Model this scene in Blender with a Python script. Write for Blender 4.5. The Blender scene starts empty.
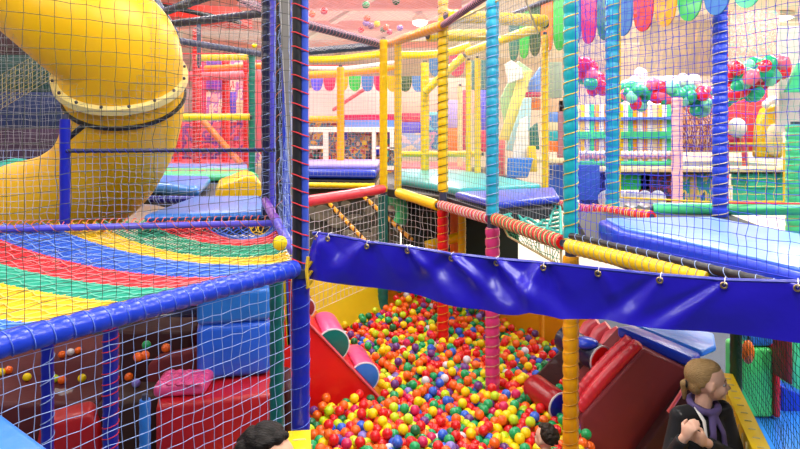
import bpy, bmesh, math, random
import numpy as np
from mathutils import Vector, Matrix

random.seed(7); rng = np.random.default_rng(7)
C = bpy.context.scene.collection
F = 640.0; HZ = 126.0; H = 2.7          # focal length in px, horizon row, eye height
DECK, ROOF, BALL = 1.95, 3.75, 0.45
PI = math.pi

def W(px, py, Y): return Vector(((px-400)/F*Y, Y, H-(py-HZ)/F*Y))
def Wz(px, py, z):
    Y = F*(H-z)/(py-HZ); return Vector(((px-400)/F*Y, Y, z))
def V(*a): return Vector(a)

# ------------------------------------------------------------------ materials
def lin(h):
    h = h.lstrip('#'); out = []
    for i in (0, 2, 4):
        c = int(h[i:i+2], 16)/255
        out.append(c/12.92 if c <= .04045 else ((c+.055)/1.055)**2.4)
    return out
MATS = {}
def mat(name, hexc, rough=.4, bump=0, bscale=20, var=.12, vscale=6, coat=0., spec=.5, metal=0., trans=0.):
    if name in MATS: return MATS[name]
    m = bpy.data.materials.new(name); m.use_nodes = True
    nt = m.node_tree; b = nt.nodes['Principled BSDF']
    col = lin(hexc)
    b.inputs['Roughness'].default_value = rough
    b.inputs['Metallic'].default_value = metal
    b.inputs['Specular IOR Level'].default_value = spec
    b.inputs['Coat Weight'].default_value = coat
    b.inputs['Transmission Weight'].default_value = trans
    b.inputs['Base Color'].default_value = (*col, 1)
    if var or bump:
        tc = nt.nodes.new('ShaderNodeTexCoord')
        n = nt.nodes.new('ShaderNodeTexNoise'); n.inputs['Scale'].default_value = vscale
        n.inputs['Detail'].default_value = 4
        nt.links.new(tc.outputs['Object'], n.inputs['Vector'])
        if var:
            r = nt.nodes.new('ShaderNodeMix'); r.data_type = 'RGBA'
            r.inputs['A'].default_value = (*[max(0, c*(1-var)) for c in col], 1)
            r.inputs['B'].default_value = (*[min(1, c*(1+var)) for c in col], 1)
            nt.links.new(n.outputs['Fac'], r.inputs['Factor'])
            nt.links.new(r.outputs['Result'], b.inputs['Base Color'])
        if bump:
            n2 = nt.nodes.new('ShaderNodeTexNoise'); n2.inputs['Scale'].default_value = bscale
            nt.links.new(tc.outputs['Object'], n2.inputs['Vector'])
            bp = nt.nodes.new('ShaderNodeBump'); bp.inputs['Strength'].default_value = bump
            bp.inputs['Distance'].default_value = .02
            nt.links.new(n2.outputs['Fac'], bp.inputs['Height'])
            nt.links.new(bp.outputs['Normal'], b.inputs['Normal'])
    MATS[name] = m
    return m
def vinyl(name, hexc, rough=.3, bump=.25, bscale=9): return mat('vinyl_'+name, hexc, rough, bump, bscale, .1, 3, coat=.15)
def cordm(name, hexc): return mat('cord_'+name, hexc, .7, 0, 1, .0)

BLUE = vinyl('blue', '#1c3fd0'); DKBLUE = vinyl('deep_blue', '#1420a8'); NAVY = vinyl('navy', '#1a1f45')
LBLUE = vinyl('sky_blue', '#2b7de2'); PALEBLUE = vinyl('pale_blue', '#6c9cf0'); TEAL = vinyl('teal', '#1aacb4')
CYAN = vinyl('cyan', '#1fa5c8'); DKTEAL = vinyl('dark_teal', '#0f6e66'); GREEN = vinyl('green', '#25b34b')
LGREEN = vinyl('light_green', '#4ed98f'); DKGREEN = vinyl('dark_green', '#0e4a2e')
YEL = vinyl('yellow', '#f6cc08'); ORY = vinyl('orange_yellow', '#f0a70c'); ORANGE = vinyl('orange', '#f0782a')
RED = vinyl('red', '#dd1414'); CRIM = vinyl('crimson', '#c8205a'); PINK = vinyl('pink', '#e0508f')
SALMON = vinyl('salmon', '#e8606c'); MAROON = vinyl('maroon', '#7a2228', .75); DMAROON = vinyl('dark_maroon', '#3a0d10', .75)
PURPLE = vinyl('purple', '#7a3fb0'); LAV = vinyl('lavender', '#b9a6e8'); VIOLET = vinyl('violet', '#5a55d8')
WHITE = vinyl('white', '#f2eee8'); CREAM = vinyl('cream', '#f0dcae'); BLACK = vinyl('black', '#14141a', .5)
TAN = vinyl('tan', '#b79a5e', .6); GREY = vinyl('grey', '#9a948a', .6); PALEPINK = vinyl('pale_pink', '#f2bcb8', .6)
STEEL = mat('dark_steel', '#3a3f58', .45, 0, 1, .1); BRASS = mat('brass', '#b9a06a', .3, metal=.9)
SLIDE = mat('slide_plastic', '#ffc400', .40, .12, 5, .05, 2)
SLIDEW = mat('slide_flange', '#f8e698', .4, 0, 1, .1)
CW = cordm('white', '#d9d6da'); CLG = cordm('grey', '#8f9096'); CB = cordm('blue', '#2433c8'); CY = cordm('yellow', '#e8bf2a')
CR = cordm('red', '#e0343c'); CG = cordm('green', '#1f9a60'); CK = cordm('black', '#15181c'); CT = cordm('teal', '#17a596')
CP = cordm('pink', '#e58a9c'); CPB = cordm('pale_blue', '#9db4ea'); CTAN = cordm('tan', '#d2c08a'); CO = cordm('orange', '#e07b30')
CDG = cordm('dark_grey_green', '#3c4438'); CNAVY = cordm('navy', '#1c2a66')

# ------------------------------------------------------------------ mesh builder
class MB:
    def __init__(s): s.v = []; s.f = []; s.m = []
    def add(s, vs, fs, mi=0):
        o = len(s.v); s.v += [tuple(v) for v in vs]
        s.f += [tuple(i+o for i in f) for f in fs]; s.m += [mi]*len(fs); return s
    def tube(s, pts, r, n=10, caps=True, mi=0, closed=False, flat=1.0):
        pts = [Vector(p) for p in pts]; k = len(pts)
        rr = r if isinstance(r, (list, tuple)) else [r]*k
        t0 = (pts[1]-pts[0]).normalized()
        up = Vector((0, 0, 1)) if abs(t0.z) < .9 else Vector((1, 0, 0))
        nrm = t0.cross(up).normalized(); vs = []
        for i, p in enumerate(pts):
            if closed: t = pts[(i+1) % k]-pts[i-1]
            else: t = pts[min(i+1, k-1)]-pts[max(i-1, 0)]
            t.normalize(); nrm = (nrm-t*nrm.dot(t))
            if nrm.length < 1e-6: nrm = t.orthogonal()
            nrm.normalize(); b = t.cross(nrm)
            for j in range(n):
                a = 2*PI*j/n; vs.append(p+(nrm*math.cos(a)+b*math.sin(a)*flat)*rr[i])
        fs = []
        for i in range(k if closed else k-1):
            for j in range(n):
                a, b2 = i*n+j, i*n+(j+1) % n; c, d = ((i+1) % k)*n+(j+1) % n, ((i+1) % k)*n+j
                fs.append((a, b2, c, d))
        if caps and not closed:
            fs.append(tuple(reversed(range(n)))); fs.append(tuple(range((k-1)*n, k*n)))
        return s.add(vs, fs, mi)
    def prism(s, poly, off, mi=0):
        poly = [Vector(p) for p in poly]; off = Vector(off); n = len(poly)
        vs = poly+[p+off for p in poly]
        fs = [tuple(reversed(range(n))), tuple(range(n, 2*n))]+[(i, (i+1) % n, n+(i+1) % n, n+i) for i in range(n)]
        return s.add(vs, fs, mi)
    def box(s, c, size, rz=0, mi=0):
        c = Vector(c); hx, hy, hz = [x/2 for x in size]; R = Matrix.Rotation(rz, 3, 'Z')
        p = [c+R@Vector((sx*hx, sy*hy, -hz)) for sx, sy in ((-1, -1), (1, -1), (1, 1), (-1, 1))]
        return s.prism(p, (0, 0, 2*hz), mi)
    def ell(s, c, rad, n=14, m=9, R=None, mi=0):
        c = Vector(c); rad = Vector(rad) if not isinstance(rad, (int, float)) else Vector((rad,)*3)
        vs = []
        for i in range(m+1):
            th = PI*i/m
            for j in range(n):
                ph = 2*PI*j/n
                q = Vector((rad.x*math.sin(th)*math.cos(ph), rad.y*math.sin(th)*math.sin(ph), rad.z*math.cos(th)))
                vs.append(c+(R@q if R else q))
        fs = [(i*n+j, (i+1)*n+j, (i+1)*n+(j+1) % n, i*n+(j+1) % n) for i in range(m) for j in range(n)]
        return s.add(vs, fs, mi)
    def grid(s, fn, nu, nv, mi=0):
        vs = [fn(i/nu, j/nv) for j in range(nv+1) for i in range(nu+1)]
        fs = [(j*(nu+1)+i, j*(nu+1)+i+1, (j+1)*(nu+1)+i+1, (j+1)*(nu+1)+i) for j in range(nv) for i in range(nu)]
        return s.add(vs, fs, mi)
    def shell(s, fn, nu, nv, t, mi=0):
        """a sheet with thickness: fn(u,v) gives the front point, t the thickness vector"""
        t = Vector(t); a = [Vector(fn(i/nu, j/nv)) for j in range(nv+1) for i in range(nu+1)]
        b = [p+t for p in a]; n = len(a); w = nu+1
        fs = [(j*w+i, j*w+i+1, (j+1)*w+i+1, (j+1)*w+i) for j in range(nv) for i in range(nu)]
        fs += [(n+j*w+i, n+(j+1)*w+i, n+(j+1)*w+i+1, n+j*w+i+1) for j in range(nv) for i in range(nu)]
        ring = [i for i in range(nu)]+[j*w+nu for j in range(nv)]+[nv*w+i for i in range(nu, 0, -1)]+[j*w for j in range(nv, 0, -1)]
        fs += [(ring[k], n+ring[k], n+ring[(k+1) % len(ring)], ring[(k+1) % len(ring)]) for k in range(len(ring))]
        return s.add(a+b, fs, mi)
    def build(s, name, m, parent=None, bevel=0, seg=2, smooth=True, loc=None, sharp=38):
        base = Vector(loc) if loc is not None else (Vector(parent['_b']) if parent is not None else None)
        if base is None: base = Vector((0, 0, 0))
        me = bpy.data.meshes.new(name)
        me.from_pydata([tuple(Vector(v)-base) for v in s.v], [], s.f)
        for x in (m if isinstance(m, (list, tuple)) else [m]): me.materials.append(x)
        if any(s.m): me.polygons.foreach_set('material_index', s.m)
        bm = bmesh.new(); bm.from_mesh(me)
        bmesh.ops.remove_doubles(bm, verts=bm.verts, dist=1e-6)
        bmesh.ops.recalc_face_normals(bm, faces=bm.faces)
        if bevel: bmesh.ops.bevel(bm, geom=[e for e in bm.edges if len(e.link_faces) == 2 and e.calc_face_angle(0) > .5], offset=bevel, segments=seg, affect='EDGES', profile=.5, clamp_overlap=True)
        bm.to_mesh(me); bm.free()
        if smooth:
            me.polygons.foreach_set('use_smooth', [True]*len(me.polygons)); me.set_sharp_from_angle(angle=math.radians(sharp))
        o = bpy.data.objects.new(name, me); C.objects.link(o)
        o['_b'] = tuple(base)
        if parent is not None: o.parent = parent
        else: o.location = base
        return o
EMP = []
def thing(name, label, cat, loc, group=None):
    o = bpy.data.objects.new(name, None); C.objects.link(o); o.location = loc; o['_b'] = tuple(loc)
    o.empty_display_size = .1; tag(o, label, cat, group); return o
def tag(o, label, cat, group=None, kind=None):
    o['label'] = label; o['category'] = cat
    if group: o['group'] = group
    if kind: o['kind'] = kind
    return o
def struct(name, mb, m, label=None, cat=None, **k):
    o = mb.build(name, m, **k); o['kind'] = 'structure'
    if label: o['label'] = label; o['category'] = cat or 'structure'
    return o

# ------------------------------------------------------------------ padded posts and rails
def sleeve_mb(p0, p1, r, pitch=.085, bulge=.07, n=14):
    p0, p1 = Vector(p0), Vector(p1); L = (p1-p0).length; k = max(2, int(L/pitch)); pts, rr = [], []
    for i in range(k):
        for q, s in ((.03, 0), (.22, .8), (.5, 1), (.78, .8), (.97, 0)):
            t = (i+q)/k; pts.append(p0.lerp(p1, t)); rr.append(r*(1+bulge*s+random.uniform(-.012, .012)))
    return MB().tube(pts, rr, n)
def helix_mb(p0, p1, R, pitch=.085, r=.0035, phase=0, seg=14, mb=None, lean=0):
    p0, p1 = Vector(p0), Vector(p1); ax = (p1-p0); L = ax.length; ax.normalize()
    a = ax.orthogonal().normalized(); b = ax.cross(a); n = max(8, int(L/pitch*seg)); pts = []
    for i in range(n+1):
        t = i/n; th = phase+2*PI*L*t/pitch
        pts.append(p0+ax*(L*t)+(a*math.cos(th)+b*math.sin(th))*R)
    return (mb or MB()).tube(pts, r, 4)
POSTG = 'padded posts of the climbing frame'; RAILG = 'padded rails of the climbing frame'
def pole(label, p0, p1, r, m, cord=None, pitch=.085, name='padded_post', cat='post', group=POSTG, cap=None, cr=.0024, bulge=.07, n=14):
    o = thing(name, label, cat, p0, group)
    sleeve_mb(p0, p1, r, pitch, bulge, n).build('foam_sleeve', m, o)
    if cord: helix_mb(p0, p1, r*(1+bulge)+.001, pitch, cr, random.random()*6).build('lacing_cord', cord, o)
    p0, p1 = Vector(p0), Vector(p1); d = (p1-p0).normalized()
    MB().tube([p0-d*.012, p1+d*.03], r*.6, 10).build('steel_pipe', cap or STEEL, o)
    return o
def rail(label, p0, p1, r, m, cord=None, pitch=.085, **k):
    k.setdefault('group', RAILG)
    return pole(label, p0, p1, r, m, cord, pitch, name='padded_rail', cat='rail', **k)

# ------------------------------------------------------------------ nets
def tubes_np(P, r, Nrm, sides=3):
    """P: (m,k,3) paths -> verts, faces"""
    m, k, _ = P.shape
    T = np.gradient(P, axis=1); T /= np.linalg.norm(T, axis=2, keepdims=True)+1e-9
    N = np.broadcast_to(np.asarray(Nrm, float), P.shape); B = np.cross(T, N); B /= np.linalg.norm(B, axis=2, keepdims=True)+1e-9
    N = np.cross(B, T)
    rings = np.stack([P+r*(math.cos(2*PI*j/sides)*N+math.sin(2*PI*j/sides)*B) for j in range(sides)], axis=2)
    v = rings.reshape(-1, 3); idx = np.arange(m*k*sides).reshape(m, k, sides)
    a = idx[:, :-1, :]; d = idx[:, 1:, :]
    f = np.stack([a, np.roll(a, -1, 2), np.roll(d, -1, 2), d], axis=-1).reshape(-1, 4)
    return v, f
def mesh_np(name, v, f, mats, mi=None, base=None, parent=None, smooth=True):
    if base is None: base = Vector(parent['_b']) if parent is not None else Vector((0, 0, 0))
    v = v-np.array(base)
    me = bpy.data.meshes.new(name); nv, nf = len(v), len(f); k = f.shape[1]
    me.vertices.add(nv); me.vertices.foreach_set('co', v.astype(np.float32).ravel())
    me.loops.add(nf*k); me.loops.foreach_set('vertex_index', f.astype(np.int32).ravel())
    me.polygons.add(nf); me.polygons.foreach_set('loop_start', np.arange(0, nf*k, k, dtype=np.int32))
    for x in mats: me.materials.append(x)
    if mi is not None: me.polygons.foreach_set('material_index', mi.astype(np.int32))
    if smooth: me.polygons.foreach_set('use_smooth', np.ones(nf, bool))
    me.update(calc_edges=True); me.validate()
    o = bpy.data.objects.new(name, me); C.objects.link(o)
    if parent is not None: o.parent = parent
    else: o.location = base; o['_b'] = tuple(base)
    return o
def net_nodes(c00, c10, c11, c01, cell, jit=.12, sag=0., cv=None):
    c = [np.array(x, float) for x in (c00, c10, c11, c01)]
    lu = max(np.linalg.norm(c[1]-c[0]), np.linalg.norm(c[2]-c[3])); lv = max(np.linalg.norm(c[3]-c[0]), np.linalg.norm(c[2]-c[1]))
    nu, nv = max(2, round(lu/cell)), max(2, round(lv/(cv or cell)))
    u = np.linspace(0, 1, nu+1)[:, None, None]; v = np.linspace(0, 1, nv+1)[None, :, None]
    P = (1-u)*(1-v)*c[0]+u*(1-v)*c[1]+u*v*c[2]+(1-u)*v*c[3]
    eu = (c[1]-c[0])/np.linalg.norm(c[1]-c[0]); ev = (c[3]-c[0])/np.linalg.norm(c[3]-c[0]); n = np.cross(eu, ev); n /= np.linalg.norm(n)
    J = rng.normal(0, cell*jit, P.shape[:2]+(3,)); J = (J+np.roll(J, 1, 0)+np.roll(J, 1, 1)+np.roll(J, 2, 0))/2.2
    J[0] = J[-1] = 0; J[:, 0] = J[:, -1] = 0
    wob = np.sin(u*PI)*np.sin(v*PI)*sag + .012*np.sin(u*lu*5+1)*np.sin(v*PI)*np.sin(u*PI)
    P = P+J+wob*n
    P[:, :, 2] += (-.012*np.abs(np.sin(v*PI))*np.sin(u*lu*3)**2)[:, :, 0]
    return P, n, eu
NETG = 'safety nets of the climbing frame'
def net(label, c00, c10, c11, c01, cell, r, m, border=None, knots=False, sag=.0, jit=.1, br=.009, group=NETG, name='safety_net', cv=None):
    P, n, eu = net_nodes(c00, c10, c11, c01, cell, jit, sag, cv)
    v1, f1 = tubes_np(P, r, n); v2, f2 = tubes_np(np.swapaxes(P, 0, 1), r, n)
    vs = [v1, v2]; fs = [f1, f2+len(v1)]
    if knots:
        K = P.reshape(-1, 3); o = len(v1)+len(v2); kr = r*2.3
        d = np.array([(kr, 0, 0), (0, kr, 0), (-kr, 0, 0), (0, -kr, 0), (0, 0, kr), (0, 0, -kr)])
        kv = (K[:, None]+d[None]).reshape(-1, 3); b = np.arange(len(K))[:, None]*6+o
        q = [(0, 1, 4, 4), (1, 2, 4, 4), (2, 3, 4, 4), (3, 0, 4, 4), (1, 0, 5, 5), (2, 1, 5, 5), (3, 2, 5, 5), (0, 3, 5, 5)]
        # use thin quads: split each pyramid face with a doubled tip moved slightly
        kf = np.concatenate([b+np.array([[0, 1, 2, 3]]), b+np.array([[0, 4, 2, 5]]), b+np.array([[1, 4, 3, 5]])])
        vs.append(kv); fs.append(kf)
    base = Vector(tuple(np.array(c00, float)))
    o = mesh_np(name, np.concatenate(vs), np.concatenate(fs), [m], base=base)
    tag(o, label, 'net', group)
    if border:
        loop = [P[i, 0] for i in range(P.shape[0])]+[P[-1, j] for j in range(P.shape[1])]+[P[i, -1] for i in range(P.shape[0]-1, -1, -1)]+[P[0, j] for j in range(P.shape[1]-1, -1, -1)]
        L2 = [loop[0]]
        for p in loop[1:]:
            if np.linalg.norm(p-L2[-1]) > 1e-4: L2.append(p)
        MB().tube([Vector(p) for p in L2[:-1]], br, 6, closed=True).build('border_rope', border, o)
    return o

# ------------------------------------------------------------------ mats and cushions
def slab(label, poly, z0, z1, m, bevel=.03, name='foam_mat', cat='mat', group=None, seam=None, kind=None, seg=3):
    poly = [Vector((p[0], p[1], z0)) for p in poly]
    base = sum(poly, Vector())/len(poly)
    o = MB().prism(poly, (0, 0, z1-z0)).build(name, m, loc=base, bevel=bevel, seg=seg)
    tag(o, label, cat, group, kind)
    if seam:
        c = sum(poly, Vector())/len(poly)
        ring = [p+Vector((0, 0, (z1-z0)*.55))+(p-c).normalized()*.002 for p in poly]; pts = []
        for i in range(len(ring)):
            for q in range(6): pts.append(ring[i].lerp(ring[(i+1) % len(ring)], q/6))
        MB().tube(pts, .008, 6, closed=True).build('seam_piping', seam, o)
    return o
def chunk(name, poly, off, m, parent=None, bevel=.02, label=None, cat=None, group=None, seg=3):
    """an extruded outline with rounded edges"""
    poly = [Vector(p) for p in poly]; base = None if parent is not None else sum(poly, Vector())/len(poly)
    o = MB().prism(poly, off).build(name, m, parent, bevel=bevel, seg=seg, loc=base)
    if label: tag(o, label, cat, group)
    return o

# ================================================================== camera
cam = bpy.data.cameras.new('camera'); cam.lens = F/800*36; cam.sensor_width = 36; cam.shift_y = -(224.5-HZ)/800
cam.clip_start = .05; cam.clip_end = 200
co = bpy.data.objects.new('camera', cam); C.objects.link(co); co.location = (0, 0, H); co.rotation_euler = (PI/2, 0, 0)
bpy.context.scene.camera = co
vs = bpy.context.scene.view_settings
vs.view_transform = 'Standard'; vs.look = 'None'; vs.gamma = 1; vs.use_curve_mapping = False; vs.exposure = -.28

# ================================================================== the hall
CEIL = 5.7
FLOORM = mat('floor_vinyl', '#4a5568', .6, .1, 8, .15, 2)
struct('floor', MB().box((1, 2.4, -.05), (34, 14.8, .1)).box((1, 21.4, -.05), (34, 23.2, .1), mi=1), [FLOORM, mat('floor_bounce', '#d8cfc2', .5, 0, 1, .1, 2)], smooth=False)  # far floor made pale to bounce lamp light up to the ceiling
WALLM = mat('wall_paint', '#efe0d4', .7, 0, 1, .05, 1)
WALLP = mat('wall_paint_pink', '#efc3bb', .7, 0, 1, .06, 1)
struct('wall_back', MB().box((1, 31, CEIL/2), (34, .2, CEIL)), WALLM, smooth=False)
struct('wall_left', MB().box((-14, 14, CEIL/2), (.2, 36, CEIL)), WALLP, smooth=False)
struct('wall_right', MB().box((16, 14, CEIL/2), (.2, 36, CEIL)), WALLM, smooth=False)
# ceiling: pale plates between painted beams; the left half is painted salmon pink
CEILP = mat('ceiling_pink', '#ffe2dc', .7, 0, 1, .06, .8); CEILB = mat('ceiling_beige', '#e6d7bd', .7, 0, 1, .1, 1)
BEAMP = mat('beam_pink', '#f2aea6', .6, 0, 1, .1); BEAMW = mat('beam_white', '#f4eee4', .6, 0, 1, .05); BEAMR = mat('beam_red', '#d8281c', .6, 0, 1, .1)
struct('ceiling', MB().box((-6.5, 14, CEIL+.1), (16, 36, .2)).box((9, 14, CEIL+.1), (15, 36, .2), mi=1), [CEILP, CEILB], smooth=False)
k = 1
for i, y in enumerate((12.3, 15.2, 18.4, 22.5)):
    struct('trim_%d' % k, MB().box((-6.3, y, CEIL-.12), (15.5, .3, .24)), BEAMP, smooth=False); k += 1
for i, x in enumerate((-5.4, -1.1, 1.35)):
    struct('trim_%d' % k, MB().box((x, 16, CEIL-.05), (.16, 24, .1), rz=.35), BEAMW, smooth=False); k += 1
for i, y in enumerate((13, 17.5, 22, 26.5)):
    struct('trim_%d' % k, MB().box((9, y, CEIL-.08), (14, .25, .16)), BEAMW, smooth=False); k += 1

# lamps in the ceiling
LAMPM = bpy.data.materials.new('lamp_diffuser'); LAMPM.use_nodes = True
_b = LAMPM.node_tree.nodes['Principled BSDF']; _b.inputs['Emission Color'].default_value = (1, .97, .92, 1); _b.inputs['Emission Strength'].default_value = 14
def lamp(label, p, r=.36, power=300, size=1.0):
    o = thing('ceiling_light', label, 'lamp', p, 'round lights under the hall ceiling')
    p = Vector(p)
    MB().tube([p+V(0, 0, .02), p+V(0, 0, .12), p+V(0, 0, CEIL-p.z)], [r*1.08, r*1.08, r*.3], 24).build('housing', BEAMW, o)
    MB().tube([p+V(0, 0, 0), p+V(0, 0, -.3*r), p+V(0, 0, -.5*r)], [r, r*.92, r*.5], 24).build('diffuser', LAMPM, o)
    l = bpy.data.lights.new('lamp_light', 'AREA'); l.shape = 'DISK'; l.size = size; l.energy = power; l.color = (1, .965, .91)
    lo = bpy.data.objects.new('lamp_light', l); C.objects.link(lo); lo.location = p+V(0, 0, -.55*r)
lamp('bright round ceiling light seen through the pink roof net', W(420, 22, 16.8), .19, 900)
lamp('bright oval ceiling light seen below the red banner tab', W(655, 51, 23), .36, 800)
lamp('thin glowing ceiling light low over the balloon garland', W(671, 71, 30), .5, 320)
LP = 165
def added_hall_light(x, y, power, size=2.0, z=CEIL-.02):  # added unseen lamp: glowing disc plus area light to brighten the hall
    o = thing('ceiling_light', 'added round ceiling light, unseen, lighting the hall from outside the view', 'lamp', (x, y, z-.12), 'round lights under the hall ceiling')
    p = Vector((x, y, z-.12))
    MB().tube([p, p+V(0, 0, .12)], .42, 20).build('housing', BEAMW, o)
    MB().tube([p+V(0, 0, -.04), p], [.3, .38], 20).build('diffuser', LAMPM, o)
    l = bpy.data.lights.new('lamp_light', 'AREA'); l.shape = 'DISK'; l.size = size; l.energy = power; l.color = (1, .965, .91)
    lo = bpy.data.objects.new('lamp_light', l); C.objects.link(lo); lo.location = p+V(0, 0, -.08)
for x, y, pw in [(x, y, LP*(1.25 if y < 2 else 1 if y < 9 else 1.1)*(.30 if x < -2 and 2 < y < 6 else .8 if x < -2 else 1)) for x in (-6.5, -3, .5, 4, 7.5) for y in (.6, 4.2, 7.8, 11.4)]+[(10, 17, 450)]:
    added_hall_light(x, y, pw)  # added lamps, powers set to even the light and dim the left
w = bpy.data.worlds.new('world'); bpy.context.scene.world = w; w.use_nodes = True
w.node_tree.nodes['Background'].inputs['Color'].default_value = (1, .97, .93, 1); w.node_tree.nodes['Background'].inputs['Strength'].default_value = .08

# ================================================================== decks (upper level)
DECKM = mat('deck_board', '#2b2c33', .6, 0, 1, .15)
def deck(label, poly, z1=DECK-.02, t=.09):
    o = MB().prism([(p[0], p[1], z1-t) for p in poly], (0, 0, t)).build('deck_platform', DECKM, loc=(poly[0][0], poly[0][1], z1-t), smooth=False)
    tag(o, label, 'platform', 'platforms of the climbing frame')
P571, P494, P443, P385 = (1.122, 4.2), (.817, 5.56), (.457, 6.8), (-.18, 7.74)
deck('dark platform under the blue mat behind the blue net', [(1.25, 4.2), (1.93, 1.7), (2.5, 1.7), (2.7, 4.4), (2.9, 5.75), (1.55, 5.75)])
deck('dark platform under the teal mats behind the yellow posts', [(.84, 5.7), (.5, 6.85), (-.15, 7.82), (-.3, 9.2), (.0, 12), (1.6, 12), (1.8, 7.4), (1.4, 5.95)])
deck('dark platform under the long mats beyond the yellow slide', [(-1.02, 5.1), (-2.02, 4.93), (-2.05, 6.3), (-2.7, 7.0), (-6, 8.1), (-6, 12.6), (-2.9, 12.6)])
deck('dark platform under the blue mat with the lavender top', [(-1.4, 9.1), (-.36, 8.95), (-.35, 11), (-1.75, 11)])
deck('dark platform at the near lower left corner', [(-2.4, .4), (-.55, .4), (-.55, 1.22), (-1.03, 1.60), (-2.4, 1.95)])

# mats
MG = 'foam mats on the platforms'
slab('sky blue foam mat in the near lower left corner', [(-2.4, .4), (-.52, .4), (-.52, 1.22), (-1.01, 1.615), (-2.4, 2.0)], DECK-.02, DECK+.035, vinyl('mat_blue', '#2272d4'), .02, group=MG)
o = slab('blue foam mat with a pale top behind the blue laced net', [(1.30, 3.80), (1.45, 3.45), (1.62, 2.95), (1.88, 1.95), (2.3, 1.95), (2.32, 3.60), (2.12, 4.35), (1.32, 4.28)], DECK-.018, DECK+.125, BLUE, .03, group=MG)
MB().prism([V(x, y, DECK+.12) for x, y in ((1.34, 3.82), (1.49, 3.46), (1.66, 2.96), (1.92, 1.99), (2.26, 1.99), (2.28, 3.58), (2.09, 4.31), (1.36, 4.24))], (0, 0, .02)).build('top_cover', PALEBLUE, o, bevel=.008)
slab('teal foam mat beside the yellow posts', [(.36, 7.35), (.62, 6.75), (1.62, 7.3), (1.3, 8.6), (.9, 9.8), (-.05, 10), (-.02, 8.1)], DECK, DECK+.09, TEAL, .04, group=MG)
slab('crinkled blue foam mat in front of the teal mat', [(.56, 6.6), (.86, 5.72), (1.55, 6.2), (1.72, 7.15), (.68, 6.68)], DECK, DECK+.07, BLUE, .03, group=MG)
slab('pink foam mat behind the teal mat', [(-.1, 10.2), (1.1, 10.0), (1.2, 11.6), (-.1, 11.8)], DECK, DECK+.1, SALMON, .04, group=MG)
slab('blue foam mat with rail below it between the posts', [(-1.36, 9.2), (-.34, 9.02), (-.33, 10.9), (-1.7, 10.9)], DECK, DECK+.12, BLUE, .04, group=MG)
slab('lavender foam mat lying on the blue mat between the posts', [(-1.38, 9.42), (-.33, 9.3), (-.3, 10.6), (-1.6, 10.6)], DECK+.12, DECK+.2, LAV, .04, group=MG)
slab('blue foam mat behind the far edge of the rainbow net', [(-1.05, 5.15), (-2.0, 4.98), (-2.02, 6.28), (-1.40, 6.38)], DECK, DECK+.06, LBLUE, .03, group=MG)
slab('blue foam mat humped beside the yellow slide', [(-2.75, 7.05), (-2.06, 6.55), (-2.36, 8.0), (-3.6, 8.3)], DECK, DECK+.13, LBLUE, .06, group=MG)
slab('green foam mat across the far platform', [(-1.92, 8.7), (-4.6, 8.6), (-4.6, 10.0), (-2.35, 9.9)], DECK, DECK+.1, LGREEN, .04, group=MG)
slab('pale blue foam mat beyond the green mat', [(-2.4, 10.05), (-4.8, 10.1), (-4.8, 11.2), (-2.65, 11.1)], DECK, DECK+.1, PALEBLUE, .04, group=MG)
slab('pink foam mat at the back of the far platform', [(-2.75, 11.25), (-5.5, 11.3), (-5.5, 12.4), (-3.0, 12.4)], DECK, DECK+.1, SALMON, .04, group=MG)
# the yellow humped cushion
o = chunk('foam_cushion', [W(214, 199, 7.0), W(219, 186, 7.0), W(246, 176, 7.05), W(255, 177, 7.05), W(263, 185, 7.05), W(263, 199, 7.05)], V(-.25, .9, .0), YEL, None, .03, 'yellow wedge cushion on the far platform behind the dark posts', 'cushion')

# ================================================================== yellow tube slide
t = thing('tube_slide', 'big yellow plastic tube slide curling down at the upper left', 'slide', W(90, 225, 5.3))
def spath(ctrl, n=14):
    pts = [Vector(c) for c in ctrl]; out = []
    for i in range(len(pts)-1):
        p0, p1, p2, p3 = pts[max(i-1, 0)], pts[i], pts[i+1], pts[min(i+2, len(pts)-1)]
        for q in range(n):
            u = q/n; out.append(.5*((2*p1)+(p2-p0)*u+(2*p0-5*p1+4*p2-p3)*u*u+(3*p1-p0-3*p2+p3)*u**3))
    out.append(pts[-1]); return out
def pipe(mb, pts, r, th=.02, n=36):
    """hollow tube with wall thickness"""
    mb.tube(pts, r, n, caps=False); mb.tube(pts, [x-th for x in r] if isinstance(r, list) else r-th, n, caps=False)
    return mb
SY = 5.3
a1 = V(-.13, .56, -.80).normalized(); c0 = W(121.5, 77, SY)
up = spath([W(-70, -85, 5.9), W(-20, -58, 5.55), W(34, -20, 5.2), W(82, 18, 5.03), c0-a1*.25, c0, c0+a1*.02])
RS = .475
pipe(MB(), up, RS).build('upper_tube', SLIDE, t, sharp=60)
lo_ = spath([c0-a1*.02, c0+a1*.02, c0+a1*.30, W(117, 146, SY+.40), W(97, 178, SY+.6), W(62, 199, SY+.85), W(20, 208, SY+1.1)])
pipe(MB(), lo_, [.482-.03*i/len(lo_) for i in range(len(lo_))]).build('lower_tube', SLIDE, t, sharp=60)
fl = MB().tube([c0-a1*.03, c0-a1*.028, c0+a1*.028, c0+a1*.03], [.48, .525, .525, .48], 44)
flo = fl.build('flange', SLIDEW, t)
x = a1.orthogonal().normalized(); y_ = a1.cross(x); bo = MB()
for i in range(16):
    a = 2*PI*i/16; q = c0+(x*math.cos(a)+y_*math.sin(a))*.505; MB().tube([q-a1*.045, q+a1*.045], .012, 6).build('flange_bolt', STEEL, flo)

j = lo_[23]; a2 = a1
MB().tube([j-a2*.016, j-a2*.014, j+a2*.014, j+a2*.016], [.47, .494, .494, .47], 40).build('seam_band', BLACK, t)
e = lo_[-1]; ae = (lo_[-1]-lo_[-3]).normalized()
MB().tube([e-ae*.02, e-ae*.018, e+ae*.09, e+ae*.1], [.44, .50, .50, .44], 36).build('end_ring', TEAL, t)
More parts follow.
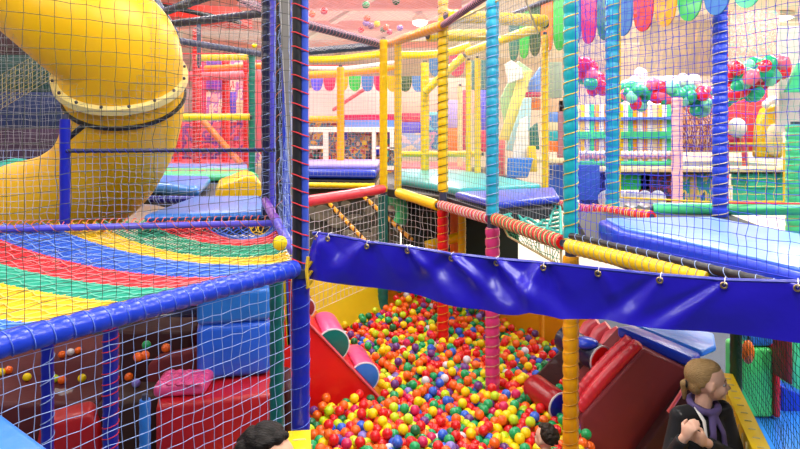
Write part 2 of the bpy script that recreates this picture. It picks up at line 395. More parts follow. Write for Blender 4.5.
# saddle strut under the bend
MB().tube([W(66, 140, 4.86), W(83, 126, 4.86)], .022, 8).build('clamp_strut', BLACK, t)

# ================================================================== posts
def P(px, Y, z0, z1): 
    x = (px-400)/F*Y; return V(x, Y, z0), V(x, Y, z1)
RG = 'padded_post'
# tall corner post with dark and blue halves, red lacing
cx, cy = (300.8-400)/F*3.4, 3.4
o = thing('corner_post', 'corner post with dark core, blue foam and red lacing', 'post', (cx, cy, 0), POSTG)
sleeve_mb((cx, cy, .0), (cx, cy, DECK-.03), .046, .105, .05, 18).build('lower_sleeve', DKBLUE, o)
helix_mb((cx, cy, .0), (cx, cy, DECK-.03), .0488, .105, .0018).build('lower_cord', cordm('periwinkle', '#6a86e6'), o)
ux = cx-.003
MB().tube([(ux-.014, cy-.005, DECK-.03), (ux-.014, cy-.005, 4.0)], .027, 14).build('steel_core', BLACK, o)
MB().tube([(ux+.024, cy, DECK-.02), (ux+.024, cy, 2.6), (ux+.022, cy, 4.0)], .021, 14).build('foam_half', vinyl('cornflower', '#3f5ccc'), o)
for q in range(26):
    z = DECK+.03+q*.075; MB().tube([(ux-.044, cy-.01, z+.018), (ux-.02, cy-.036, z+.014), (ux+.015, cy-.036, z), (ux+.047, cy-.01, z-.012)], .0034, 5).build('lacing_loop', CR, o)
MB().tube([(cx, cy, DECK-.05), (cx, cy, DECK-.005)], .055, 16).build('pipe_clamp', STEEL, o)
# far left deck corner posts
pole('dark navy post with pale cords at the far corner of the rainbow net', *P(267, 5.12, DECK-.7, 4.2), .042, NAVY, CPB, .09)
pole('violet blue foam post beside the dark navy post', *P(273.5, 5.0, DECK-.7, 4.2), .026, VIOLET, CB, .07)
pole('black post with orange lacing between the blue foam posts', *P(280, 4.62, DECK-.1, 4.2), .028, BLACK, CO, .16)
o = thing('padded_post', 'blue foam post leaning beside the grey strap', 'post', W(288, 236, 4.3), POSTG)
sleeve_mb(W(288, 236, 4.3), W(286, -30, 4.3), .033, .12, .04).build('foam_sleeve', BLUE, o)
o = thing('webbing_strap', 'pale grey webbing strap slanting down beside the corner post', 'strap', W(293.5, 232, 3.75))
pa, pb, pc = W(293.8, 232, 3.75), W(286.3, 60, 3.75), W(283.5, -30, 3.75)
mb = MB(); wds = (.006, .025, .034)
fr = [(p+V(-wd, 0, 0), p+V(wd, 0, 0)) for p, wd in zip((pa, pb, pc), wds)]
for (a, b), (c, d) in zip(fr, fr[1:]): mb.prism([a, b, d, c], (0, .008, 0))
mb.build('strap_band', GREY, o, smooth=False)
mb = MB()
for (a, b), (c, d) in zip(fr, fr[1:]):
    for s_ in (.12, .88): mb.tube([a.lerp(b, s_)+V(0, -.002, 0), c.lerp(d, s_)+V(0, -.002, 0)], .0015, 4)
mb.build('strap_stitching', WHITE, o)
# gathered blue net rope
o = thing('gathered_net', 'bundle of gathered violet netting hanging behind the grey strap', 'net', W(291, 130, 3.85))
mb = MB()
for i in range(9):
    dx = (i-4)*.0055; ph = random.random()*6
    mb.tube([W(291.5, y, 3.86)+V(dx*(1+(130-y)/150)+.004*math.sin(y*.2+ph), .006*math.cos(y*.23+ph), 0) for y in range(132, -30, -6)], .0045, 5)
mb.build('netting_strands', cordm('violet', '#6a6ae0'), o)
pole('flat blue post standing by the yellow slide', *P(65, 4.78, DECK-.4, H+8/F*4.78), .036, DKBLUE, None, .3)
pole('teal post at the end of the yellow rail on the far platform', *P(252, 9.2, DECK, ROOF), .046, DKTEAL, CG)
pole('near yellow post of the pair above the red tube', *P(383.5, 7.78, DECK-.05, ROOF), .046, YEL, CY)
pole('laced yellow post of the pair right above the green post', *P(398, 7.9, DECK-.05, ROOF), .044, YEL, CTAN)
# yellow-over-red post standing in the pit
def two_tone(label, px, Y, r, mu, cu, ml, cl, zj):
    x = (px-400)/F*Y
    o = thing('padded_post', label, 'post', (x, Y, 0), POSTG)
    sleeve_mb((x, Y, zj+.05), (x, Y, ROOF+.3), r*.92, .085, .12).build('upper_sleeve', mu, o)
    if cu: helix_mb((x, Y, zj+.05), (x, Y, ROOF+.3), r*.92*1.10+.001, .085, .0034, 2.).build('upper_cord', cu, o)
    sleeve_mb((x, Y, 0), (x, Y, zj-.05), r, .085, .13).build('lower_sleeve', ml, o)
    if cl: helix_mb((x, Y, 0), (x, Y, zj-.05), r*1.09+.001, .085, .0028, 1.).build('lower_cord', cl, o)
    MB().tube([(x, Y, zj-.06), (x, Y, zj+.06)], r*.8, 12).build('pipe_clamp', STEEL, o)
    return o
two_tone('post yellow above and red below standing in the ball pit', 443, 6.8, .055, YEL, CK, RED, CY, DECK)
two_tone('post teal above and pink below standing in the ball pit', 492.5, 5.56, .056, CYAN, CPB, vinyl('hot_pink', '#d2387c'), CTAN, DECK-.08)
two_tone('near post teal above and orange yellow below with yellow lacing', 570.8, 4.2, .047, TEAL, CY, ORY, cordm('ochre', '#c8922a'), DECK-.05)
pole('yellow post on the teal mat behind the teal and pink post', *P(545, 7.35, DECK-.05, ROOF), .036, YEL, CO)
pole('cyan post at the far edge of the blue mat', *P(612.5, 5.85, DECK-.02, ROOF+.3), .058, CYAN, CY, .095, cr=.0036, bulge=.12)
pole('blue post with pale lacing at the far edge of the blue mat', *P(720, 5.42, DECK-.02, ROOF+.4), .055, BLUE, CTAN, .085, cr=.004, bulge=.16)
pole('yellow post in the row under the diagonal yellow brace', *P(425, 9.6, DECK, ROOF-.1), .06, YEL, CTAN)
pole('slim yellow post right of the diagonal yellow brace', *P(468.5, 9.3, DECK, ROOF-.1), .04, YEL, CTAN)
pole('slim yellow post behind the teal post by the yellow crossbar', *P(477.5, 9.0, DECK, ROOF-.1), .042, YEL, CTAN)
pole('pale yellow post behind the diagonal brace', *P(460, 10.4, DECK, ROOF-.4), .04, CREAM, CTAN)
pole('orange yellow post at the corner of the lavender mat', *P(340.5, 10.3, DECK, ROOF-.1), .055, ORY, CY)
pole('green post under the end of the red tube', *P(383, 7.72, .0, DECK-.08), .06, DKTEAL, None)
pole('dark green post behind the girl', *P(736, 4.15, .6, DECK), .035, DKGREEN, None)
pole('green foam post beside the corner post under the net', *P(277, 3.95, .0, DECK-.12), .043, DKTEAL, None)
pole('near slim blue post under the rainbow net', *P(47.5, 2.95, .0, DECK-.12), .026, DKBLUE, CPB, .09)
pole('blue post with red lacing under the rainbow net', *P(110.5, 2.98, .0, DECK-.12), .033, DKBLUE, CR, .05)
pole('short bright blue post beside the red box', *P(145, 4.15, .0, .93), .034, LBLUE, None)
for lab, px, ce in (('yellow hanging strap under the corner of the net', 285.5, YEL), ('blue hanging strap between yellow and red straps', 288.3, VIOLET), ('red hanging strap beside the corner post', 290.8, RED)):
    a = W(px-1.5, 272, 3.62); b = W(px+(3 if ce is YEL else 1), 345, 3.62)
    mb = MB().prism([a+V(-.008, 0, 0), a+V(.008, 0, 0), b+V(.008, 0, 0), b+V(-.008, 0, 0)], (0, .006, 0))
    tag(mb.build('webbing_strap', ce, loc=b, smooth=False), lab, 'strap')

# ================================================================== rails
A0, A1 = Wz(-60, 413-42, DECK-.0), Wz(302, 268, DECK-.0)
A0 = V(-1.37-.57*.5, 2.19-.82*.5, DECK-.0); A1 = V(-.55, 3.37, DECK)
rail('thick blue rail along the front of the rainbow net', A0, A1, .043, BLUE, cordm('periwinkle', '#6a86e6'), .072, cr=.0020, n=20, bulge=.10)
rail('violet blue rail along the right edge of the rainbow net', W(277, 222, 4.45), W(301, 264, 3.48), .03, VIOLET, None)
rail('short purple rail at the far corner of the rainbow net', W(265, 201, 5.08), W(277, 222, 4.47), .032, PURPLE, None)
rail('lavender rope rail along the far edge of the rainbow net', Wz(-40, 230, DECK+.02), Wz(275, 223, DECK+.03), .022, VIOLET, CO, .12)
rail('blue laced rail between the blue mats', Wz(150, 199, DECK+.02), Wz(268, 201, DECK+.03), .034, DKBLUE, CPB, .06)
rail('yellow rail across the far platform to the teal post', W(178, 117, 9.0), W(250, 117, 9.15), .046, YEL, CY)
rail('dark rope rail from the flat blue post to the corner', W(66, 151, 4.76), W(284, 150, 4.9), .014, NAVY, CB, .06)
rail('red padded tube running to the green post', W(303, 202, 6.1), W(383, 189, 7.55), .052, vinyl('rose_red', '#e2304a'), None, .4)
rail('yellow tube under the platform edge with the green post', W(375, 186, 8.7), W(308, 185, 8.9), .036, YEL, CY)
rail('yellow tube from the green post to the red post', W(398, 192.5, 7.5), W(438, 205.5, 6.85), .056, YEL, None, .5)
rail('yellow laced tube under the blue laced net', W(569, 246, 4.12), W(712, 280, 2.95), .044, YEL, CLG, .055, cr=.0018)
rail('dark pipe laced to the bottom of the blue net', W(571, 236, 4.15), W(803, 291, 2.48), .021, BLACK, CPB, .09, cr=.0016)
rail('light green padded tube across the far edge of the blue mat', W(652, 209, 5.7), W(812, 209, 5.45), .052, LGREEN, None, .2)
rail('yellow crossbar between the yellow posts', W(401, 154, 9.7), W(482, 154, 9.3), .04, YEL, CTAN)
rail('diagonal yellow brace between the yellow posts', W(425, 92, 9.45), W(464, 56, 9.25), .055, YEL, CTAN)
rail('orange yellow rail in front of the play house', W(309, 119.5, 10.35), W(340, 119.5, 10.3), .055, ORY, None)
# roof frame beams
def beam(label, a, b, r, m, cord=None, pitch=.085, **k): return rail(label, a, b, r, m, cord, pitch, group='roof beams of the climbing frame', **k)
R3 = lambda x, y: V(x, y, ROOF)
beam('dark roof beam on the left running to the corner posts', Wz(155, 26, ROOF), Wz(263, 13, ROOF), .036, STEEL, CNAVY, .06)
beam('dark roof beam slanting down behind the first dark beam', Wz(166, 39, ROOF), Wz(262, 54, ROOF), .04, STEEL, CNAVY, .08)
beam('short dark roof beam at the top left behind the slide', Wz(152, 16, ROOF+.1), Wz(232, -12, ROOF+.1), .036, STEEL, CNAVY, .06)
beam('dark roof beam along the left edge of the pink roof net', Wz(303, 23.5, ROOF), Wz(384, 45, ROOF), .045, STEEL, CP, .07)
beam('dark level roof beam behind the pink roof net', Wz(309, 51.5, ROOF), Wz(384, 45, ROOF), .05, STEEL, None)
beam('orange roof beam between the two yellow post tops', Wz(385, 45, ROOF), Wz(443, 25, ROOF), .05, ORY, CP)
beam('pink laced roof beam running overhead from the yellow post', Wz(443, 25, ROOF), V(.80, 4.55, ROOF), .03, STEEL, CP, .05)
beam('yellow roof beam from the yellow post to the far yellow post', Wz(446, 16, ROOF+.1), W(545, 21, 7.35), .066, YEL, CTAN)
beam('second yellow roof beam below the first', Wz(428, 36, ROOF), W(492, 35, 7.9), .066, YEL, CTAN)
beam('yellow roof beam slanting up to the far yellow post', W(468, 52, 9.2), W(545, 25, 7.4), .055, YEL, None)
def sagbeam(label, pts, r, m):
    o = thing('padded_rail', label, 'rail', pts[0], 'roof beams of the climbing frame'); MB().tube(spath(pts, 6), r, 10).build('foam_sleeve', m, o)
sagbeam('sagging yellow roof beam nearest the dark level beam', [W(308, 60, 9.6), W(340, 59, 9.6), W(383, 54, 9.4)], .055, YEL)
sagbeam('sagging orange roof beam above the banner tabs', [W(308, 75, 11.5), W(345, 73, 11.5), W(400, 66, 11.5)], .07, ORY)
sagbeam('white roof beam between the sagging yellow beams', [W(308, 68, 10.6), W(348, 68, 10.6), W(398, 62, 10.4)], .035, WHITE)
sagbeam('yellow roof beam sagging across the yellow posts', [W(398, 55, 9.8), W(440, 54, 9.6), W(470, 46, 9.4)], .06, YEL)

# ================================================================== rope wrapped rails and rope net on the right
def ropewrap(label, a, b, r, base, cords, nl=7):
    o = thing('rope_wrapped_rail', label, 'rail', a, RAILG)
    sleeve_mb(a, b, r, .06, .12).build('foam_sleeve', base, o)
    for i, c in enumerate(cords): helix_mb(a, b, r*1.13, .075, .0045, i*2*PI/len(cords), 10).build('wrapping_rope', c, o)
    MB().tube([a, b], r*.6, 8).build('steel_pipe', STEEL, o)
ropewrap('red rail wrapped in rope between the red and the pink post', W(441, 205, 6.75), W(490, 219, 5.65), .042, CRIM, [CTAN, CR, CW])
ropewrap('red rail wrapped in yellow and white rope by the teal rope net', W(495, 219, 5.5), W(563, 243, 4.3), .045, RED, [CTAN, CR, CG])
ropewrap('red rope wrapped rail behind the rope net', W(548, 203, 6.9), W(604, 213, 5.95), .045, RED, [CTAN, CP])
ropewrap('red rope wrapped rail beside the cyan post', W(592, 209, 6.0), W(652, 217, 5.3), .045, RED, [CTAN, CY, CR])
o = thing('rope_net', 'teal thick rope net stretched beside the rope wrapped red rail', 'net', W(530, 228, 5.2))
c4 = [W(500, 217, 5.5), W(561, 239, 4.4), W(560, 207, 6.2), W(545, 204, 6.9)]
P_, n_, _e = net_nodes(*c4, .28, .05, -.05)
for path in list(P_)+list(np.swapaxes(P_, 0, 1)):
    MB().tube([Vector(p) for p in path], .014, 6).build('net_rope', CT, o)
dk = [W(500, 221, 5.4), W(561, 246, 4.35), W(561, 266, 4.35), W(508, 236, 5.4)]
net('tattered green net hanging under the rope wrapped red rail', *dk, .045, .003, CG, CTAN, jit=.2)

# ================================================================== rainbow net (left platform)
o = thing('rainbow_net', 'rainbow striped rope net stretched behind the thick blue rail', 'net', (-1.2, 3.4, DECK))
Q0 = np.array((-1.37, 2.19)); dA = np.array((.57, .82)); dB = np.array((-.82, .57))
stripes = [(-.25, .155, 'sky blue', '#2f6fd8'), (.155, .50, 'yellow', '#f2c200'), (.50, .785, 'teal', '#0ea083'), (.785, 1.04, 'red', '#e02230'), (1.04, 1.40, 'blue', '#2660d8'),
           (1.40, 1.62, 'yellow', '#f2c41a'), (1.62, 1.87, 'green', '#12956f'), (1.87, 2.13, 'red', '#e2303c'), (2.13, 2.36, 'blue', '#2d62d0'), (2.36, 2.56, 'yellow', '#e8b820')]
def vlim(u):
    p = Q0+dA*u
    # right limit (line from the corner post to the far corner) and far edge
    a = np.array((-.56, 3.38)); b = np.array((-.985, 4.98)); lo = 0.03
    M = np.array([dB, -(b-a)]).T; s, t_ = np.linalg.solve(M, a-p)
    if u > 1.42: lo = max(lo, s+.02)
    c = np.array((-3.4, 4.66)); M = np.array([dB, -(c-b)]).T; s, t_ = np.linalg.solve(M, b-p)
    return lo, min(s-.01, 4.2)
def npt(u, v):
    p = Q0+dA*u+dB*v; lo, hi = vlim(u); f = min(1, max(0, (v-lo)/max(hi-lo, .01)))
    return Vector((p[0], p[1], DECK+.03-.11*math.sin(PI*f)**.7-.015*math.sin(u*9)*math.sin(PI*f)))
for (u0, u1, nm, hx) in stripes:
    cm = cordm('net_'+nm, hx); mb = MB(); nn = max(3, round((u1-u0)/.055))
    for i in range(nn+1):                                  # cords along the stripe
        u = u0+.006+(u1-u0-.012)*i/nn; lo, hi = vlim(u)
        if hi-lo < .1: continue
        k = max(4, int((hi-lo)/.12)); mb.tube([npt(u, lo+(hi-lo)*q/k) for q in range(k+1)], .0042, 5)
    v = 0
    while v < 4.2:                                         # closely spaced cross cords
        seg = [u0+(u1-u0)*q/6 for q in range(7)]; pts = [npt(u, v+.008*math.sin(40*u+v*30))+V(0, 0, .004) for u in seg if vlim(u)[0] <= v <= vlim(u)[1]]
        if len(pts) > 1: mb.tube(pts, .0036, 4)
        v += .0235+.012*(v/4)
    so = mb.build('net_stripe', cm, o); so['label'] = nm+' stripe'
tint = {'sky blue': '#7fb0e8', 'yellow': '#f7e070', 'teal': '#6fd0b8', 'red': '#f08890', 'blue': '#84a8ec', 'green': '#74c8ac'}
for (u0, u1, nm, hx) in stripes:
    mb = MB(); nn = max(2, round((u1-u0)/.085))
    for i in range(nn):
        u = u0+(u1-u0)*(i+.5)/nn; lo, hi = vlim(u)
        if hi-lo < .1: continue
        k = max(4, int((hi-lo)/.08)); mb.tube([npt(u+.02*math.sin(q*1.5+i*2), lo+(hi-lo)*q/k)+V(0, 0, .011) for q in range(k+1)], .0032, 4)
    v = .05
    while v < 4.2:
        pts = [npt(u, v+.01*math.sin(u*8))+V(0, 0, .011) for u in [u0+(u1-u0)*q/5 for q in range(6)] if vlim(u)[0] <= v <= vlim(u)[1]]
        if len(pts) > 1: mb.tube(pts, .0020, 4)
        v += .12
    mb.build('overlay_cords', cordm('light_'+nm, tint[nm]), o)
mb = MB()
for i in range(44):                                        # lacing along the far edge
    f = i/43; a = Vector((-3.3, 4.68, DECK+.02)).lerp(Vector((-.99, 4.99, DECK+.03)), f)
    mb.tube([a+V(.012, -.17, -.045), a+V(.004, -.05, .012), a+V(0, -.02, .024), a+V(.006, .01, .022)], .0036, 4)
mb.build('edge_lacing', cordm('orange_red', '#ef6a3c'), o)
b = MB().ell(Wz(280, 243, DECK+.10), .041, 20, 14).build('play_ball', mat('ball_yellow', '#f4d911', .25, var=0), loc=Wz(280, 243, DECK+.1))
tag(b, 'single yellow ball lying on the rainbow net near the corner post', 'ball')

# ================================================================== blue tarpaulin banner with eyelets
ba, bb = V(-.465, 3.36, 0), V(1.62, 2.30, 0)
tops = [(0, 232), (310, 233), (330, 234.5), (368, 242), (407, 247), (452, 254), (496, 259), (545, 263), (598, 269), (660, 275), (724, 280), (797, 282), (900, 290)]
bots = [(0, 277), (310, 278), (350, 285), (400, 294), (450, 304), (500, 312.5), (522, 312), (534, 308.5), (545, 313), (562, 319), (610, 321), (650, 327), (730, 335), (800, 343), (900, 352)]
def interp(tab, x):
    for (x0, y0), (x1, y1) in zip(tab, tab[1:]):
        if x0 <= x <= x1: return y0+(y1-y0)*(x-x0)/(x1-x0)
    return tab[-1][1]
eye = [316, 329, 368, 407, 452, 496, 544, 598, 660, 724, 797]
def bpos(u):
    p = ba.lerp(bb, u); px = 400+F*p.x/p.y; return p, px
bnorm = V(-(bb-ba).y, (bb-ba).x, 0).normalized()
if bnorm.y > 0: bnorm = -bnorm
def hsh(i): return (math.sin(i*12.9898)*43758.5453) % 1
def banner(u, v):
    p, px = bpos(u); y = interp(tops, px)*(1-v)+interp(bots, px)*v
    z = H-(y-HZ)/F*p.y; d = 0
    for i, e in enumerate(eye):
        for k in range(2):
            th = (hsh(i*3+k)-.5)*2.6*(30+i*4); c = e+th*v; wd = 5+16*v
            d += (.018+.02*hsh(i*7+k+1))*math.exp(-((px-c)/wd)**2)*(1-.35*v)*(1 if k else -.9)
    d += .008*math.sin(px*.035+v*4)*v+.010*math.sin(px*.017+2-v*3)*v
    d += .035*math.exp(-((px-535)/9)**2)*v
    if px < 322: d += .02*math.sin(v*PI)
    return Vector((p.x, p.y, z))+bnorm*d
o = thing('tarpaulin_banner', 'deep blue padded tarpaulin band slung across the ball pit', 'banner', ba+V(0, 0, 1.95))
TARP = mat('tarpaulin_blue', '#2216b4', .34, .16, 14, .08, 2, coat=.1)
MB().shell(banner, 190, 22, -bnorm*.012).build('tarpaulin_sheet', TARP, o, sharp=70)
for e in eye:
    u = min(range(2001), key=lambda k: abs(bpos(k/2000)[1]-e))/2000; c = banner(u, .085)+bnorm*.006
    x = (bb-ba).normalized(); z = V(0, 0, 1)
    g = MB().tube([c+(x*math.cos(a)+z*math.sin(a))*.0105 for a in [2*PI*q/16 for q in range(16)]], .0042, 6, closed=True).build('eyelet', BRASS, o)
    c2 = banner(u, -.01)
    MB().tube([c-bnorm*.004, c+bnorm*.006+V(.003, 0, .008), c2+bnorm*.004+V(.004, .0, .004), c2-bnorm*.02+V(.006, 0, .006)], .0018, 5).build('tie_cord', CW, g)
mb = MB()
for q in range(3): mb.tube([V(-.47, 3.34, 1.99-q*.05), V(-.455, 3.315, 2.0-q*.05), V(-.485, 3.335, 1.955-q*.05)], .008, 6)
mb.tube([V(-.478, 3.33, 2.02), V(-.485, 3.325, 1.95), V(-.476, 3.325, 1.86)], .010, 6)
mb.build('tie_rope', CY, o)
mb = MB(); mb.tube([banner(q/120, 0)-bnorm*.004 for q in range(121)], .008, 6); mb.build('hem_rope', DKBLUE, o)

# ================================================================== the ball pit
E2 = V(.966, .26, 0); D2 = V(-.26, .966, 0)
PITY = vinyl('pit_yellow', '#f2cf10', .45); PITO = vinyl('pit_orange', '#eda30a', .45)
def wallpad(label, a, b, th, z0, z1, m, seams=0):
    a, b = Vector(a), Vector(b); d = (b-a).normalized(); n = V(-d.y, d.x, 0)
    o = thing('pit_wall_pad', label, 'padding', (a.x, a.y, z0), 'padded walls of the ball pit')
    MB().prism([V(a.x, a.y, z0), V(b.x, b.y, z0), V(b.x, b.y, z0)+n*th, V(a.x, a.y, z0)+n*th], (0, 0, z1-z0)).build('foam_pad', m, o, bevel=min(.04, th*.35), seg=4)
    if seams:
        mb = MB(); sg = 1 if th > 0 else -1; at = abs(th)
        for i in range(1, seams):
            p = a.lerp(b, i/seams); e_ = n*sg; q = [V(p.x, p.y, z1-.16)-e_*.003, V(p.x, p.y, z1-.03)-e_*.003, V(p.x, p.y, z1+.001)+e_*.03, V(p.x, p.y, z1+.001)+e_*(at-.03), V(p.x, p.y, z1-.03)+e_*(at+.003), V(p.x, p.y, z1-.16)+e_*(at+.003)]
            mb.tube(q, .005, 5)
            mb.build('seam_cord', CTAN, o); mb = MB()
    return o
wallpad('bright yellow pad at the back left of the ball pit', V(-1.35, 7.25, 0), V(-.27, 8.05, 0), .1, 0, 1.05, PITY)
wallpad('orange yellow pad along the back of the ball pit', V(-.24, 8.10, 0), V(.75, 8.1, 0), .1, 0, 1.0, PITO)
wallpad('orange yellow pad at the back right of the ball pit', V(.78, 8.08, 0), V(1.52, 6.95, 0), .1, 0, 1.05, PITO)
wallpad('orange yellow pad at the right corner of the ball pit', V(1.54, 6.9, 0), V(1.86, 6.2, 0), .1, 0, 1.1, PITO)
# bright yellow bank sloping down into the balls
chunk('pit_bank', [V(-1.25, 7.15, 1.0), V(-1.25, 7.15, .1), V(-1.0, 6.9, .1)], V(.95, .70, 0), PITY, None, .03, 'bright yellow sloping pad behind the pink half rolls', 'padding', 'padded walls of the ball pit')
wallpad('yellow padded wall end below the corner post', V(-.465, 3.33, 0), V(-.375, 2.72, 0), -.115, 0, 1.12, YEL, 6)
wallpad('yellow padded wall with cord seams beside the girl', V(2.12, 4.08, 0), V(1.69, 2.75, 0), -.085, 0, 1.12, YEL, 14)
struct('trim_%d' % 90, MB().prism([V(-1.3, 3.9, .0), V(2.0, 3.9, 0), V(2.1, 6.3, 0), V(.8, 8.05, 0), V(-.25, 8.05, 0), V(-1.2, 7.2, 0)], (0, 0, .25)), PITO, smooth=False)

# left slide: red wedge with half rolls
o = thing('foam_slide', 'red foam slide wedge at the left of the ball pit', 'slide', (-.75, 5.3, 0))
f0 = V(-1.35, 5.13, 0); rd = [(0, 0), (1.25, 0), (1.22, .40), (.62, 1.08), (0.0, 1.30)]
chunk('wedge_body', [f0+E2*x+V(0, 0, z) for x, z in rd], D2*1.15, RED, o, .03)
mb = MB().tube([f0+E2*x+V(0, 0, z)-D2*.004+V(0, 0, -.012) for x, z in rd[2:]], .012, 6); mb.build('edge_piping', SALMON, o)
def halfroll(o, c, ax, along, up, r, L, mb_, me_, lab):
    """half-round bump: axis ax, lying along the slope"""
    pr = [c+along*(r*math.cos(a))+up*(r*1.05*math.sin(a)) for a in [PI*q/14 for q in range(15)]]
    b = MB().prism(pr, ax*L).build('half_roll', mb_, o, bevel=.02, seg=3); b['label'] = lab
    pe = [p-ax*.006 for p in pr]; cc = sum(pr, Vector())/len(pr)
    cap = MB().prism([cc+(p-cc)*.985-ax*.012 for p in pr], ax*.016).build('end_cap', me_, b, bevel=.005)
    sl = MB().tube([p-ax*.004 for p in pr], .009, 6).build('cap_piping', CW, b)
sl = (f0+E2*1.22+V(0, 0, .40))-(f0+E2*.62+V(0, 0, 1.08)); sl.normalize(); upn = V(-sl.z*E2.x, -sl.z*E2.y, math.sqrt(sl.x**2+sl.y**2)).normalized()
def onslope(s): return (f0+E2*.62+V(0, 0, 1.08)).lerp(f0+E2*1.22+V(0, 0, .40), s)
halfroll(o, onslope(.33)+D2*.03, D2, sl, upn, .135, .55, PINK, DKTEAL, 'pink half roll with a green end')
halfroll(o, onslope(.80)+D2*.09, D2, sl, upn, .125, .50, PINK, LBLUE, 'pink half roll with a blue end')
halfroll(o, onslope(.02)+D2*.45, D2, sl, upn, .09, .40, MAROON, MAROON, 'small dark red half roll')

# right slide: maroon wedge with ribbed red steps and rolls
o = thing('foam_slide', 'large maroon foam slide wedge at the right of the ball pit', 'slide', (1.7, 4.8, 0))
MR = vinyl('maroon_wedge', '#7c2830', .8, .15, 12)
q5 = [W(583, 416, 4.72), W(644, 349, 4.72), W(693, 371, 4.72), W(648, 440, 4.72), V(1.62, 4.72, 0), V(1.30, 4.72, 0)]
chunk('wedge_body', q5, V(.0, .55, 0), MR, o, .02)
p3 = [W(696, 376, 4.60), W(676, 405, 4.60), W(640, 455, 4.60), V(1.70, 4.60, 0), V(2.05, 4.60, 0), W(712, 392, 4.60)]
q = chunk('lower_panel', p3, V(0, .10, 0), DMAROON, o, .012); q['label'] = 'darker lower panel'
MB().tube([W(692, 375, 4.58), W(677, 399, 4.58), W(668, 412, 4.58)], .014, 8).build('edge_piping', SALMON, o)
# ribbed red strip along the slope
sa, sb = W(642, 344, 4.78), W(580, 412, 4.78); dS = (sb-sa).normalized(); nS = V(-dS.z, 0, dS.x).normalized()
if nS.z < 0: nS = -nS
for i in range(2):
    off = D2*(.02+i*.10)+nS*(.0+.004*i); a = sa+off; b_ = sb+off
    MB().tube([a.lerp(b_, q/40)+nS*.02*math.sin(PI*q/40) for q in range(41)], [.02]+[.052*(1+.05*math.sin(q*2.1)) for q in range(1, 40)]+[.02], 12).build('slope_rib', vinyl('rib_red', '#d42c3c'), o)
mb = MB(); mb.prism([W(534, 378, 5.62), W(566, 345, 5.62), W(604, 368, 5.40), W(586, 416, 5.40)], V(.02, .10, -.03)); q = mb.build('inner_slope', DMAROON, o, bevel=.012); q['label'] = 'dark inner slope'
for i in range(6):
    c = W(586+i*11, 328+i*5, 5.62-i*.10); a = c+V(-.04, 0, .10); b_ = c+V(.10, -.06, -.10)
    MB().tube([c+V(.10, .0, .06), c+V(.03, .02, .0), c+V(-.05, .0, -.10)], [.05, .062, .05], 12).build('ribbed_pad', SALMON, o)
def roll(label, a, b, r, m, me_, group='padded rolls in the ball pit', cap2=None):
    o = thing('foam_roll', label, 'roll', min(a, b, key=lambda p: p.z)-V(0, 0, r), group)
    a, b = Vector(a), Vector(b); d = (b-a).normalized()
    MB().tube([a, a+d*.02, a.lerp(b, .25), a.lerp(b, .5), a.lerp(b, .75), b-d*.02, b], [r*.92, r, r*1.02, r*.99, r*1.02, r, r*.92], 24).build('roll_body', m, o)
    MB().tube([b-d*.004, b+d*.012, b+d*.018], [r*.97, r*.93, r*.8], 24).build('end_cap', me_, o)
    x = d.orthogonal().normalized(); y = d.cross(x)
    MB().tube([b+d*.002+(x*math.cos(t)+y*math.sin(t))*r*.97 for t in [2*PI*q/28 for q in range(28)]], .008, 6, closed=True).build('cap_piping', CW, o)
roll('dark blue foam roll with a bright red end by the orange post', W(563, 338, 5.38), W(600, 359, 5.02), .105, NAVY, RED)
roll('dark red foam roll with a blue end lying in the balls', W(533, 386, 5.3), W(560, 406, 4.98), .105, vinyl('dark_red', '#a3121c'), DKBLUE)
bl = MB().ell(W(586, 343, 5.08), (.10, .09, .045), 14, 10).build('bean_cushion', BLUE, loc=W(586, 343, 5.08)); tag(bl, 'small blue cushion lying on the dark blue roll', 'cushion')
# blue mats on top of the maroon wedge
chunk('foam_mat', [W(617, 326, 4.95), W(694, 359, 4.72), W(701, 353, 4.86), W(632, 324, 5.25)], V(0, 0, -.085), BLUE, None, .025, 'blue foam mat along the top of the maroon slide', 'mat')
chunk('foam_mat', [W(634, 323.5, 5.28), W(702, 351.5, 4.89), W(716, 345, 5.02), W(714, 333, 5.5), W(664, 321, 6.0)], V(0, 0, -.05), LBLUE, None, .02, 'pale blue foam mat at the top behind the girl', 'mat')

# soft play blocks at the lower right behind the net
slab('blue foam floor mat behind the yellow wall at the lower right', [(2.28, 4.1), (4.2, 4.1), (4.2, 5.9), (2.45, 5.9)], 0, .205, LBLUE, .03)
chunk('foam_block', [W(742, 418, 5.45), W(742, 349, 5.45), W(774, 349, 5.45), W(774, 418, 5.45)], V(.0, .3, 0), vinyl('lawn_green', '#55e878'), None, .03, 'green foam block at the lower right with a red strip beside it', 'block')
chunk('foam_block', [W(775, 418, 5.42), W(775, 346, 5.42), W(781, 346, 5.42), W(781, 418, 5.42)], V(.0, .3, 0), RED, None, .015, 'narrow red foam block beside the green block', 'block')
chunk('foam_block', [W(752, 346.5, 5.48), W(752, 336, 5.48), W(790, 336, 5.48), W(790, 346.5, 5.48)], V(0, .3, 0), LBLUE, None, .02, 'blue foam block lying over the green block', 'block')
chunk('maroon_block', [W(786, 382, 5.2), W(786, 336, 5.2), W(793, 336, 5.2), W(793, 386, 5.2)], V(0, .2, 0), MAROON, None, .015, 'dark red foam block floating at the right edge of the photo', 'bag')  # dark red block left floating; no hanger is modelled
chunk('foam_wedge', [W(782, 416, 5.6), W(782, 386, 5.6), W(830, 408, 5.6), W(830, 416, 5.6)], V(0, .4, 0), BLUE, None, .02, 'blue foam wedge sloping down at the lower right', 'wedge')
chunk('foam_block', [W(794, 416, 5.9), W(794, 334, 5.9), W(840, 334, 5.9), W(840, 416, 5.9)], V(0, .3, 0), LGREEN, None, .02, 'light green foam block behind the dark red block', 'block')
